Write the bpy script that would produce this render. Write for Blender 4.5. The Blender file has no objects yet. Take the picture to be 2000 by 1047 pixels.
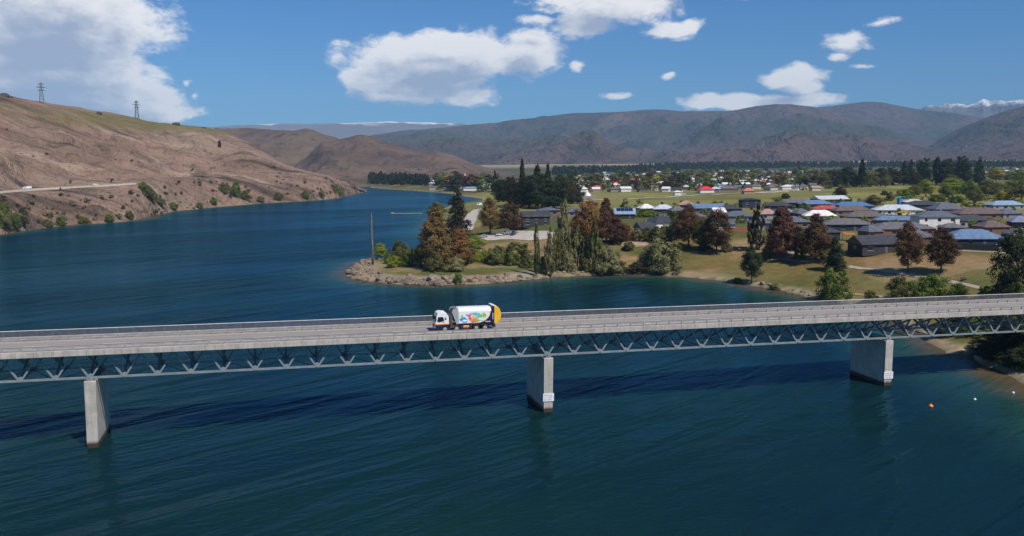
import bpy, math, random
import numpy as np
from mathutils import Matrix, Vector

random.seed(11)
RNG = np.random.default_rng(11)
R = math.radians
scene = bpy.context.scene
COL = scene.collection

# ------------------------------------------------------------------ camera
FPX, HOR, ROLL, HC = 1783.0, 319.0, -0.0076, 38.0        # focal length in 2000 px widths, horizon row, roll, height over the lake
PIT = math.atan((523.5 - HOR) / FPX)
cam = bpy.data.cameras.new('camera')
cam_o = bpy.data.objects.new('camera', cam)
COL.objects.link(cam_o)
cam.sensor_fit = 'HORIZONTAL'
cam.sensor_width = 36.0
cam.lens = 36.0 * FPX / 2000.0
cam.clip_start = 1.0
cam.clip_end = 90000.0
cam_o.matrix_world = Matrix.Translation((0, 0, HC)) @ Matrix.Rotation(math.pi / 2 - PIT, 4, 'X') @ Matrix.Rotation(ROLL, 4, 'Z')
scene.camera = cam_o

# ------------------------------------------------------------------ light and sky
SUN_EL = R(52)
SUN_H = Vector((0.67, -0.74, 0)).normalized()
SUN_AZ = math.atan2(SUN_H.x, SUN_H.y)
sun_dir = Vector((SUN_H.x * math.cos(SUN_EL), SUN_H.y * math.cos(SUN_EL), math.sin(SUN_EL)))
sun = bpy.data.lights.new('sun', 'SUN')
sun.energy = 5.0
sun.angle = R(0.5)
sun.color = (1.0, 0.925, 0.81)
sun_o = bpy.data.objects.new('sun', sun)
sun_o.rotation_euler = (-sun_dir).to_track_quat('-Z', 'Y').to_euler()
sun_o.location = (100, -50, 300)
COL.objects.link(sun_o)

scene.view_settings.view_transform = 'Standard'
scene.view_settings.look = 'None'
scene.view_settings.gamma = 1.0
scene.view_settings.use_curve_mapping = False
scene.view_settings.exposure = 0.0
scene.cycles.use_denoising = True
scene.cycles.max_bounces = 6
scene.cycles.diffuse_bounces = 2
scene.cycles.glossy_bounces = 3
scene.cycles.transmission_bounces = 3
scene.cycles.volume_bounces = 0
scene.cycles.transparent_max_bounces = 8
scene.cycles.sample_clamp_indirect = 4.0
scene.render.film_transparent = False


def ray(px, py):
    u, v = px - 1000.0, py - 523.5
    c, s = math.cos(-ROLL), math.sin(-ROLL)
    u, v = u * c - v * s, u * s + v * c
    a, b, d = u / FPX, 1.0, -v / FPX
    return np.array([a, b * math.cos(PIT) + d * math.sin(PIT), -b * math.sin(PIT) + d * math.cos(PIT)])


def at(px, py, z=0.0):
    d = ray(px, py)
    t = (z - HC) / d[2]
    return np.array([0, 0, HC]) + d * t


def far(px, py, r):
    d = ray(px, py)
    return np.array([0, 0, HC]) + d * (r / math.hypot(d[0], d[1]))


# ------------------------------------------------------------------ node helpers
class NT:
    def __init__(self, tree):
        self.t = tree
        self.n = tree.nodes
        self.l = tree.links

    def node(self, typ, **kw):
        n = self.n.new(typ)
        for k, v in kw.items():
            setattr(n, k, v)
        return n

    def put(self, sock, val):
        if isinstance(val, bpy.types.NodeSocket):
            self.l.new(val, sock)
        else:
            sock.default_value = val

    def math(self, op, a, b=0.0, c=0.0, clamp=False):
        n = self.node('ShaderNodeMath', operation=op, use_clamp=clamp)
        for s, v in zip(n.inputs, (a, b, c)):
            self.put(s, v)
        return n.outputs[0]

    def mix(self, f, a, b, blend='MIX'):
        n = self.node('ShaderNodeMix', data_type='RGBA', blend_type=blend)
        self.put(n.inputs[0], f)
        self.put(n.inputs[6], a)
        self.put(n.inputs[7], b)
        return n.outputs[2]

    def ramp(self, f, lo, hi, smooth=True):
        n = self.node('ShaderNodeMapRange', interpolation_type='SMOOTHSTEP' if smooth else 'LINEAR')
        self.put(n.inputs[0], f)
        self.put(n.inputs[1], lo)
        self.put(n.inputs[2], hi)
        return n.outputs[0]

    def noise(self, vec, scale, detail=4.0, rough=0.55, dist=0.0, dims='3D'):
        n = self.node('ShaderNodeTexNoise', noise_dimensions=dims)
        if vec is not None:
            self.put(n.inputs['Vector'], vec)
        n.inputs['Scale'].default_value = scale
        n.inputs['Detail'].default_value = detail
        n.inputs['Roughness'].default_value = rough
        n.inputs['Distortion'].default_value = dist
        return n.outputs[0]

    def mapping(self, vec, scale=(1, 1, 1), rot=(0, 0, 0), loc=(0, 0, 0)):
        n = self.node('ShaderNodeMapping')
        self.put(n.inputs[0], vec)
        n.inputs['Scale'].default_value = scale
        n.inputs['Rotation'].default_value = rot
        n.inputs['Location'].default_value = loc
        return n.outputs[0]

    def comb(self, x, y, z=0.0):
        n = self.node('ShaderNodeCombineXYZ')
        for s, v in zip(n.inputs, (x, y, z)):
            self.put(s, v)
        return n.outputs[0]

    def sep(self, vec):
        n = self.node('ShaderNodeSeparateXYZ')
        self.put(n.inputs[0], vec)
        return n.outputs


def rgba(c):
    return (c[0], c[1], c[2], 1.0)


def S(r, g, b):
    """sRGB 0-255 to linear"""
    f = lambda v: (v / 255 / 12.92) if v / 255 <= 0.04045 else ((v / 255 + 0.055) / 1.055) ** 2.4
    return (f(r), f(g), f(b))


def mat_new(name):
    m = bpy.data.materials.new(name)
    m.use_nodes = True
    nt = NT(m.node_tree)
    return m, nt, m.node_tree.nodes['Principled BSDF']


def simple(name, col, rough=0.6, var=0.15, scale=1.5, bump=0.0, metal=0.0, spec=0.5, coords='Object'):
    m, t, b = mat_new(name)
    tc = t.node('ShaderNodeTexCoord').outputs[coords]
    n = t.noise(tc, scale, 5.0, 0.6)
    lo = tuple(max(0, c * (1 - var)) for c in col)
    hi = tuple(min(1, c * (1 + var)) for c in col)
    t.put(b.inputs['Base Color'], t.mix(t.ramp(n, 0.3, 0.7), rgba(lo), rgba(hi)))
    b.inputs['Roughness'].default_value = rough
    b.inputs['Metallic'].default_value = metal
    b.inputs['Specular IOR Level'].default_value = spec
    if bump:
        bn = t.node('ShaderNodeBump')
        bn.inputs['Strength'].default_value = bump
        bn.inputs['Distance'].default_value = 0.05
        t.put(bn.inputs['Height'], t.noise(tc, scale * 6, 4.0))
        t.put(b.inputs['Normal'], bn.outputs[0])
    return m


# ------------------------------------------------------------------ world: clear blue sky with drifting cumulus
def px_azel(px, py):
    d = ray(px, py)
    return math.atan2(d[0], d[1]), math.atan2(d[2], math.hypot(d[0], d[1]))


CLOUDS = [  # where each cloud stands in the sky: centre and half sizes, with a softness
    (-160, 60, 330, 190, .9), (120, 40, 205, 95, 1.05), (110, 150, 210, 85, 1.1), (250, 32, 90, 45, .8), (225, 190, 130, 62, 1.0), (305, 205, 80, 32, .9),
    (875, 112, 215, 60, 1.0), (815, 172, 150, 42, 1.0), (1040, 100, 75, 46, .9), (715, 150, 60, 34, .8), (905, 188, 80, 24, .8),
    (1190, 2, 165, 42, .85), (1135, 48, 75, 34, .8), (1308, 54, 66, 21, .75), (1050, 44, 45, 13, .6), (1420, -30, 150, 28, .6),
    (1128, 125, 20, 15, .6), (1308, 153, 17, 8, .5), (1212, 183, 36, 8, .5),
    (1550, 146, 78, 22, .8), (1570, 168, 44, 18, .75), (1652, 82, 48, 21, .7), (1632, 110, 20, 8, .45), (1480, 199, 175, 21, 1.0), (1575, 192, 55, 18, .9),
    (1720, 44, 30, 8, .4), (1690, 127, 26, 5, .35), (362, 161, 11, 10, .4), (384, 183, 9, 8, .35),
]


def build_world():
    w = bpy.data.worlds.new('World')
    scene.world = w
    w.use_nodes = True
    t = NT(w.node_tree)
    bg = t.n['Background']
    sky = t.node('ShaderNodeTexSky', sky_type='NISHITA')
    sky.sun_disc = False
    sky.sun_elevation = SUN_EL
    sky.sun_rotation = SUN_AZ
    sky.altitude = 200
    sky.air_density = 1.0
    sky.dust_density = 0.35
    sky.ozone_density = 2.2
    # node group: cloud cover at (azimuth, elevation)
    g = bpy.data.node_groups.new('cloud_cover', 'ShaderNodeTree')
    g.interface.new_socket('P', in_out='INPUT', socket_type='NodeSocketVector')
    g.interface.new_socket('D', in_out='OUTPUT', socket_type='NodeSocketFloat')
    q = NT(g)
    gi = q.node('NodeGroupInput')
    go = q.node('NodeGroupOutput')
    P = gi.outputs[0]
    warp = q.node('ShaderNodeTexNoise')
    q.put(warp.inputs['Vector'], q.mapping(P, (1, 1.6, 1)))
    warp.inputs['Scale'].default_value = 16.0
    warp.inputs['Detail'].default_value = 3.0
    wv = q.node('ShaderNodeVectorMath', operation='SUBTRACT')
    q.put(wv.inputs[0], warp.outputs['Color'])
    wv.inputs[1].default_value = (.5, .5, .5)
    ws = q.node('ShaderNodeVectorMath', operation='SCALE')
    q.put(ws.inputs[0], wv.outputs[0])
    ws.inputs['Scale'].default_value = 0.02
    wa = q.node('ShaderNodeVectorMath', operation='ADD')
    q.put(wa.inputs[0], P)
    q.put(wa.inputs[1], ws.outputs[0])
    PW = wa.outputs[0]
    best = None
    for (x, y, hx, hy, amp) in CLOUDS:
        a, e = px_azel(x, y)
        sx, sy = hx / FPX, hy / FPX
        v1 = q.node('ShaderNodeVectorMath', operation='SUBTRACT')
        q.put(v1.inputs[0], PW)
        v1.inputs[1].default_value = (a, e, 0)
        v2 = q.node('ShaderNodeVectorMath', operation='MULTIPLY')
        q.put(v2.inputs[0], v1.outputs[0])
        v2.inputs[1].default_value = (1 / sx, 1 / sy, 0)
        ln = q.node('ShaderNodeVectorMath', operation='LENGTH')
        q.put(ln.inputs[0], v2.outputs[0])
        f = q.math('MULTIPLY', q.math('SUBTRACT', 1.0, ln.outputs['Value']), amp)
        best = f if best is None else q.math('SMOOTH_MAX', best, f, 0.12)
    # the rest of the sky carries the same kind of scattered cloud
    big = q.noise(q.mapping(P, (1.0, 2.2, 1), loc=(3.1, 1.7, 0)), 2.6, 3.0, 0.5)
    s = q.sep(P)
    out_az = q.math('SUBTRACT', q.math('ABSOLUTE', s[0]), 0.60)
    out_el = q.math('SUBTRACT', s[1], 0.26)
    outside = q.ramp(q.math('MAXIMUM', out_az, out_el), 0.0, 0.25)
    gen = q.math('SUBTRACT', q.math('MULTIPLY', q.ramp(big, 0.52, 0.78), outside), 0.42)
    best = q.math('MAXIMUM', best, gen)
    det = q.noise(q.mapping(PW, (1, 1.9, 1)), 34.0, 6.0, 0.64, 0.0)
    det2 = q.noise(q.mapping(PW, (1, 3.2, 1)), 9.0, 2.0, 0.55, 0.0)
    dsum = q.math('ADD', q.math('MULTIPLY', q.math('SUBTRACT', det, .5), 1.05), q.math('MULTIPLY', q.math('SUBTRACT', det2, .5), 0.75))
    q.put(go.inputs[0], q.math('ADD', best, dsum))

    tc = t.node('ShaderNodeTexCoord').outputs['Generated']
    x, y, z = t.sep(tc)
    az = t.math('ARCTAN2', x, y)
    el = t.math('ARCSINE', z)
    P = t.comb(az, el, 0.0)

    def cover(vec):
        n = t.node('ShaderNodeGroup')
        n.node_tree = g
        t.put(n.inputs[0], vec)
        return n.outputs[0]
    d0 = cover(P)
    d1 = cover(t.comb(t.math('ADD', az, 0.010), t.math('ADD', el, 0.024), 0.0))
    alpha = t.ramp(d0, 0.0, 0.36)
    alpha = t.math('MULTIPLY', alpha, t.ramp(el, 0.0, 0.03))
    alpha = t.math('MULTIPLY', alpha, 0.97)
    cloud_shade = t.ramp(d1, 0.02, 0.82)
    cloud_col = t.mix(cloud_shade, (14.5, 14.1, 13.9, 1), (5.2, 6.0, 7.9, 1))  # white tops, grey undersides: cloud self-shading put into the colour
    skyc = t.mix(1.0, sky.outputs[0], (0.29, 0.73, 1.26, 1), 'MULTIPLY')
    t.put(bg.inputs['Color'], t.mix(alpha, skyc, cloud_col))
    bg.inputs['Strength'].default_value = 0.073
    w.cycles.sampling_method = 'NONE'


build_world()

# ------------------------------------------------------------------ mesh helpers


def link(o, parent=None):
    COL.objects.link(o)
    if parent is not None:
        o.parent = parent
    return o


def tag(o, label=None, cat=None, group=None, kind=None):
    if label:
        o['label'] = label
    if cat:
        o['category'] = cat
    if group:
        o['group'] = group
    if kind:
        o['kind'] = kind
    return o


def empty(name, loc, rz=0.0, label=None, cat=None, group=None):
    o = bpy.data.objects.new(name, None)
    o.empty_display_size = 0.5
    o.location = loc
    o.rotation_euler = (0, 0, rz)
    link(o)
    return tag(o, label, cat, group)


def arr_mesh(name, verts, faces, smooth=False):
    """verts (n,3), faces (m,k) arrays"""
    verts = np.asarray(verts, np.float32)
    faces = np.asarray(faces, np.int32)
    me = bpy.data.meshes.new(name)
    k = faces.shape[1]
    me.vertices.add(len(verts))
    me.vertices.foreach_set('co', verts.ravel())
    me.loops.add(faces.size)
    me.loops.foreach_set('vertex_index', faces.ravel())
    me.polygons.add(len(faces))
    me.polygons.foreach_set('loop_start', np.arange(0, faces.size, k, dtype=np.int32))
    me.polygons.foreach_set('loop_total', np.full(len(faces), k, np.int32))
    me.update(calc_edges=True)
    if smooth:
        me.polygons.foreach_set('use_smooth', np.ones(len(faces), bool))
    return me


def grid_faces(nu, nv, wrap=False):
    i = np.arange(nu - 1)[:, None] * nv + np.arange(nv - 1)[None, :]
    f = np.stack([i, i + nv, i + nv + 1, i + 1], -1).reshape(-1, 4)
    return f


class MB:
    """collects boxes, bars, prisms into one mesh"""

    def __init__(self):
        self.v, self.f = [], []

    def box(self, x0, x1, y0, y1, z0, z1):
        b = len(self.v)
        self.v += [(x0, y0, z0), (x1, y0, z0), (x1, y1, z0), (x0, y1, z0), (x0, y0, z1), (x1, y0, z1), (x1, y1, z1), (x0, y1, z1)]
        self.f += [tuple(b + i for i in q) for q in ((0, 3, 2, 1), (4, 5, 6, 7), (0, 1, 5, 4), (1, 2, 6, 5), (2, 3, 7, 6), (3, 0, 4, 7))]
        return self

    def bar(self, p, q, w, h=None, up=(0, 0, 1)):
        h = h or w
        p, q = Vector(p), Vector(q)
        d = (q - p).normalized()
        up = Vector(up)
        if abs(d.dot(up)) > .98:
            up = Vector((0, 1, 0))
        s = d.cross(up).normalized() * (w / 2)
        u = s.cross(d).normalized() * (h / 2)
        b = len(self.v)
        for e in (p, q):
            self.v += [tuple(e + s + u), tuple(e - s + u), tuple(e - s - u), tuple(e + s - u)]
        self.f += [tuple(b + i for i in g) for g in ((0, 1, 2, 3), (7, 6, 5, 4), (0, 4, 5, 1), (1, 5, 6, 2), (2, 6, 7, 3), (3, 7, 4, 0))]
        return self

    def tube(self, pts, rad, n=8, cap=True):
        pts = [Vector(p) for p in pts]
        rad = rad if hasattr(rad, '__len__') else [rad] * len(pts)
        b = len(self.v)
        for i, p in enumerate(pts):
            d = (pts[min(i + 1, len(pts) - 1)] - pts[max(i - 1, 0)]).normalized()
            a = Vector((1, 0, 0)) if abs(d.x) < .9 else Vector((0, 1, 0))
            s = d.cross(a).normalized()
            u = s.cross(d).normalized()
            for k in range(n):
                an = 2 * math.pi * k / n
                self.v.append(tuple(p + (s * math.cos(an) + u * math.sin(an)) * rad[i]))
        for i in range(len(pts) - 1):
            for k in range(n):
                k2 = (k + 1) % n
                self.f.append((b + i * n + k, b + i * n + k2, b + (i + 1) * n + k2, b + (i + 1) * n + k))
        if cap:
            self.f.append(tuple(b + k for k in range(n))[::-1])
            self.f.append(tuple(b + (len(pts) - 1) * n + k for k in range(n)))
        return self

    def prism(self, prof, y0, y1):
        """profile in x,z extruded along y"""
        b = len(self.v)
        n = len(prof)
        self.v += [(x, y0, z) for x, z in prof] + [(x, y1, z) for x, z in prof]
        self.f.append(tuple(b + i for i in range(n)))
        self.f.append(tuple(b + n + i for i in range(n))[::-1])
        for i in range(n):
            j = (i + 1) % n
            self.f.append((b + i, b + n + i, b + n + j, b + j))
        return self

    def poly(self, pts):
        b = len(self.v)
        self.v += [tuple(p) for p in pts]
        self.f.append(tuple(range(b, b + len(pts))))
        return self

    def mesh(self, name, mat=None, smooth=False, bevel=0.0):
        me = bpy.data.meshes.new(name)
        me.from_pydata(self.v, [], self.f)
        me.update()
        import bmesh
        bm = bmesh.new()
        bm.from_mesh(me)
        bmesh.ops.recalc_face_normals(bm, faces=bm.faces)
        if bevel:
            bmesh.ops.bevel(bm, geom=list(bm.edges), offset=bevel, segments=2, affect='EDGES', profile=.5)
        bm.to_mesh(me)
        bm.free()
        if mat:
            me.materials.append(mat)
        if smooth:
            for p in me.polygons:
                p.use_smooth = True
        return me

    def build(self, name, mat, parent=None, smooth=False, bevel=0.0):
        return link(bpy.data.objects.new(name, self.mesh(name, mat, smooth, bevel)), parent)


def inst(name, me, parent=None, loc=(0, 0, 0), rot=(0, 0, 0), scale=(1, 1, 1), mat=None):
    o = bpy.data.objects.new(name, me)
    o.location = loc
    o.rotation_euler = rot
    o.scale = scale
    link(o, parent)
    if mat is not None:
        o.material_slots[0].link = 'OBJECT'
        o.material_slots[0].material = mat
    return o


# ------------------------------------------------------------------ numpy noise


def vnoise(x, y, seed=0):
    xi = np.floor(x).astype(np.int64)
    yi = np.floor(y).astype(np.int64)
    fx, fy = x - xi, y - yi
    fx = fx * fx * fx * (fx * (fx * 6 - 15) + 10)
    fy = fy * fy * fy * (fy * (fy * 6 - 15) + 10)

    def h(a, b):
        n = (a * 374761393 + b * 668265263 + seed * 1442695041) & 0x7fffffff
        n = ((n ^ (n >> 13)) * 1274126177) & 0x7fffffff
        return ((n ^ (n >> 16)) & 0xffff) / 32767.5 - 1
    a = h(xi, yi) * (1 - fx) + h(xi + 1, yi) * fx
    b = h(xi, yi + 1) * (1 - fx) + h(xi + 1, yi + 1) * fx
    return a * (1 - fy) + b * fy


def fbm(x, y, s, octs=4, seed=0, gain=.5):
    r = 0
    a = 1.0
    for o in range(octs):
        r = r + a * vnoise(x / s + 17.3 * o, y / s - 9.1 * o, seed + o)
        s *= .5
        a *= gain
    return r


def ridged(x, y, s, octs=4, seed=0):
    r = 0
    a = 1.0
    for o in range(octs):
        r = r + a * (1 - 2 * np.abs(vnoise(x / s + 7.7 * o, y / s + 3.3 * o, seed + o)))
        s *= .5
        a *= .5
    return r


def sstep(x, a, b):
    t = np.clip((x - a) / (b - a), 0, 1)
    return t * t * (3 - 2 * t)


# ------------------------------------------------------------------ shorelines (plan, from the waterline)
SHORE_R_PX = [(560, 361.5), (640, 361.5), (700, 362), (722, 363), (726, 366.5), (760, 369.5), (800, 372), (850, 375.5), (890, 379), (905, 383), (928, 386), (944, 389), (940, 394.5), (912, 397),
              (880, 402), (858, 412), (846, 428), (838, 446), (842, 462), (868, 476), (910, 488), (958, 496), (972, 502), (940, 506), (880, 508), (800, 509), (750, 508), (716, 512),
              (692, 523), (682, 534), (690, 543), (716, 550), (770, 554), (850, 557), (905, 555), (965, 553), (1030, 547), (1080, 542), (1150, 538.5), (1220, 536), (1290, 537.5), (1350, 541.5),
              (1420, 550), (1480, 560), (1540, 572), (1590, 583), (1650, 592), (1710, 606), (1765, 630), (1812, 660), (1832, 678), (1850, 689), (1878, 692), (1901, 690), (1914, 702), (1922, 718), (1945, 729), (1975, 740), (2010, 757), (2080, 790), (2200, 850)]
SHORE_L_PX = [(-300, 475), (-120, 464), (0, 458), (30, 453), (62, 447), (120, 442), (180, 437), (240, 432.5), (290, 428), (299, 420), (320, 416), (350, 411.5), (420, 405), (500, 398), (560, 395), (605, 392.5), (648, 389), (672, 384), (692, 379.5), (706, 375), (702, 371), (690, 367), (640, 364.5)]
SR = np.array([at(x, y)[:2] for x, y in SHORE_R_PX])
SL = np.array([at(x, y)[:2] for x, y in SHORE_L_PX])
POLY_R = np.vstack([SR, [[160, 60], [4000, 60], [9000, 9000], [-4500, 9000], [-1500, 2500]]])
POLY_L = np.vstack([SL, [[-1500, 1700], [-3000, 1500], [-2000, 400]]])


def sdf(x, y, poly):
    x = np.asarray(x, float)
    y = np.asarray(y, float)
    d2 = np.full(x.shape, 1e18)
    ins = np.zeros(x.shape, bool)
    n = len(poly)
    for i in range(n):
        ax, ay = poly[i]
        bx, by = poly[(i + 1) % n]
        ex, ey = bx - ax, by - ay
        t = np.clip(((x - ax) * ex + (y - ay) * ey) / (ex * ex + ey * ey + 1e-12), 0, 1)
        d2 = np.minimum(d2, (x - ax - t * ex) ** 2 + (y - ay - t * ey) ** 2)
        c = ((ay > y) != (by > y))
        with np.errstate(divide='ignore', invalid='ignore'):
            xi = (bx - ax) * (y - ay) / (by - ay if by != ay else 1e-9) + ax
        ins ^= c & (x < xi)
    return np.where(ins, 1, -1) * np.sqrt(d2)


def ground_h(x, y, d=None):
    x = np.asarray(x, float)
    y = np.asarray(y, float)
    if d is None:
        d = sdf(x, y, POLY_R)
    d = d + 1.2 * fbm(x, y, 9, 3, 5)
    r = np.hypot(x, y)
    point = sstep(-x, -25, 5) * sstep(-y, -440, -400)          # the low spit
    bank = np.where(d > 0, 1.5 * (1 - np.exp(-np.maximum(d, 0) / 2.2)), np.maximum(d * .22, -4))
    rise = sstep(d, 5, 58) * (7.4 - 5.2 * point)
    h = bank + rise
    inl = sstep(d, 40, 160)
    h = h + inl * (0.6 * fbm(x, y, 70, 3, 8)) + sstep(d, 3, 30) * .35 * fbm(x, y, 14, 3, 9)
    h = h + np.clip(r - 500, 0, 2600) * 0.0012 * inl + np.clip(r - 3000, 0, 9000) * 0.013
    return h


GRID = {}


def gfast(x, y):
    """height of the built ground sheet"""
    G = GRID['z']
    na, nr = G.shape
    a = (np.arctan2(x, y) - GRID['a0']) / (GRID['a1'] - GRID['a0']) * (na - 1)
    q = np.log(np.maximum(np.hypot(x, y), 1) / GRID['r0']) / math.log(GRID['r1'] / GRID['r0']) * (nr - 1)
    a = np.clip(a, 0, na - 1.001)
    q = np.clip(q, 0, nr - 1.001)
    i, j = a.astype(int), q.astype(int)
    fa, fq = a - i, q - j
    return (G[i, j] * (1 - fa) + G[i + 1, j] * fa) * (1 - fq) + (G[i, j + 1] * (1 - fa) + G[i + 1, j + 1] * fa) * fq


def hit(px, py, dz=0.0):
    """where the ray through a point of the scene meets the ground"""
    d = ray(px, py)
    if d[2] > -1e-4:
        d[2] = -1e-4
    hyp = math.hypot(d[0], d[1])
    rr = np.geomspace(120, 7000, 1600)
    x, y, z = d[0] / hyp * rr, d[1] / hyp * rr, HC + d[2] / hyp * rr
    g = np.maximum(gfast(x, y), 0) + dz
    k = np.argmax(z < g)
    if not (z < g).any():
        k = len(rr) - 1
    if k > 0:
        a = z[k - 1] - g[k - 1]
        b = g[k] - z[k]
        f = a / (a + b + 1e-9)
        r = rr[k - 1] + f * (rr[k] - rr[k - 1])
    else:
        r = rr[0]
    X, Y = d[0] / hyp * r, d[1] / hyp * r
    return np.array([X, Y, float(np.maximum(gfast(np.array([X]), np.array([Y])), 0)[0])])


def ppm(p):
    """photo pixels for a metre at p"""
    zc = p[1] * math.cos(PIT) - (p[2] - HC) * math.sin(PIT)
    return FPX / zc


# ------------------------------------------------------------------ ground sheet
def color_attr(me, name, cols):
    a = me.color_attributes.new(name, 'FLOAT_COLOR', 'POINT')
    c = np.ones((len(cols), 4), np.float32)
    c[:, :3] = cols
    a.data.foreach_set('color', c.ravel())


def ground_material():
    m, t, b = mat_new('grass_and_earth')
    at_ = t.node('ShaderNodeAttribute', attribute_name='land')
    geo = t.node('ShaderNodeNewGeometry').outputs['Position']
    n1 = t.noise(geo, 0.35, 6.0, 0.65)
    n2 = t.noise(geo, 2.2, 4.0, 0.6)
    n3 = t.noise(t.mapping(geo, (0.03, 0.03, 0.03)), 1.0, 4.0, 0.6)
    v = t.math('ADD', t.math('ADD', t.math('MULTIPLY', n1, 1.2), t.math('MULTIPLY', n2, 0.9)), t.math('MULTIPLY', n3, 0.5))
    v = t.math('MULTIPLY', t.math('SUBTRACT', v, 0.30), 0.84)
    grey = t.comb(v, v, v)
    col = t.mix(1.0, at_.outputs['Color'], grey, 'MULTIPLY')
    tint = t.mix(t.ramp(n3, .35, .65), (1.08, .98, .86, 1), (.88, 1.02, .95, 1))
    t.put(b.inputs['Base Color'], t.mix(1.0, col, tint, 'MULTIPLY'))
    b.inputs['Roughness'].default_value = 0.95
    b.inputs['Specular IOR Level'].default_value = 0.1
    bn = t.node('ShaderNodeBump')
    bn.inputs['Strength'].default_value = 0.6
    bn.inputs['Distance'].default_value = 0.3
    t.put(bn.inputs['Height'], n1)
    t.put(b.inputs['Normal'], bn.outputs[0])
    return m


def build_ground():
    na, nr = 760, 430
    az = np.linspace(R(-33), R(44), na)
    rr = np.geomspace(120, 9500, nr)
    A, Q = np.meshgrid(az, rr, indexing='ij')
    x, y = np.sin(A) * Q, np.cos(A) * Q
    d = sdf(x, y, POLY_R)
    z = ground_h(x, y, d)
    GRID.update(z=z, a0=az[0], a1=az[-1], r0=rr[0], r1=rr[-1])
    me = arr_mesh('ground', np.stack([x, y, z], -1).reshape(-1, 3), grid_faces(na, nr), True)
    dd = d + 1.2 * fbm(x, y, 9, 3, 5)
    gdry = np.array([.178, .142, .056])
    ggreen = np.array([.105, .112, .036])
    gtan = np.array([.30, .205, .115])
    sand = np.array([.34, .27, .19])
    rock = np.array([.33, .27, .21])
    field = np.array([.205, .190, .068])
    k = sstep(fbm(x, y, 45, 4, 21), -.35, .55)[..., None]
    c = gdry * (1 - k) + ggreen * k
    k = sstep(fbm(x, y, 30, 4, 33), .1, .7)[..., None] * (1 - sstep(d, 45, 80))[..., None]
    c = c * (1 - k) + gtan * k
    fd = (sstep(Q, 480, 560) * (1 - sstep(Q, 1050, 1500)))[..., None]
    c = c * (1 - fd) + (field * (1 + .25 * fbm(x, y, 60, 3, 4)[..., None])) * fd
    fr = sstep(Q, 1100, 1800)[..., None]
    town = np.array([.095, .092, .052])
    c = c * (1 - fr) + town * (1 + .3 * fbm(x, y, 150, 3, 14)[..., None]) * fr
    ft = sstep(Q, 3300, 4300)[..., None]
    tan = np.array([.30, .23, .15]) * (.75 + .5 * sstep(fbm(x, y, 900, 3, 15), -.3, .4))[..., None]
    c = c * (1 - ft) + tan * ft
    point = (sstep(-x, -30, 0) * sstep(-y, -345, -300))[..., None]
    kr = (1 - sstep(dd, 6, 12))[..., None] * point
    c = c * (1 - kr) + rock * kr
    ks = (1 - sstep(dd, 1.2, 4.0))[..., None] * (1 - point)
    c = c * (1 - ks) + sand * ks
    kb = (1 - sstep(dd, -.6, .5))[..., None]
    c = c * (1 - kb) + np.array([.12, .10, .07]) * kb
    color_attr(me, 'land', c.reshape(-1, 3))
    me.materials.append(ground_material())
    o = link(bpy.data.objects.new('ground', me))
    tag(o, kind='structure')


build_ground()


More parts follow.
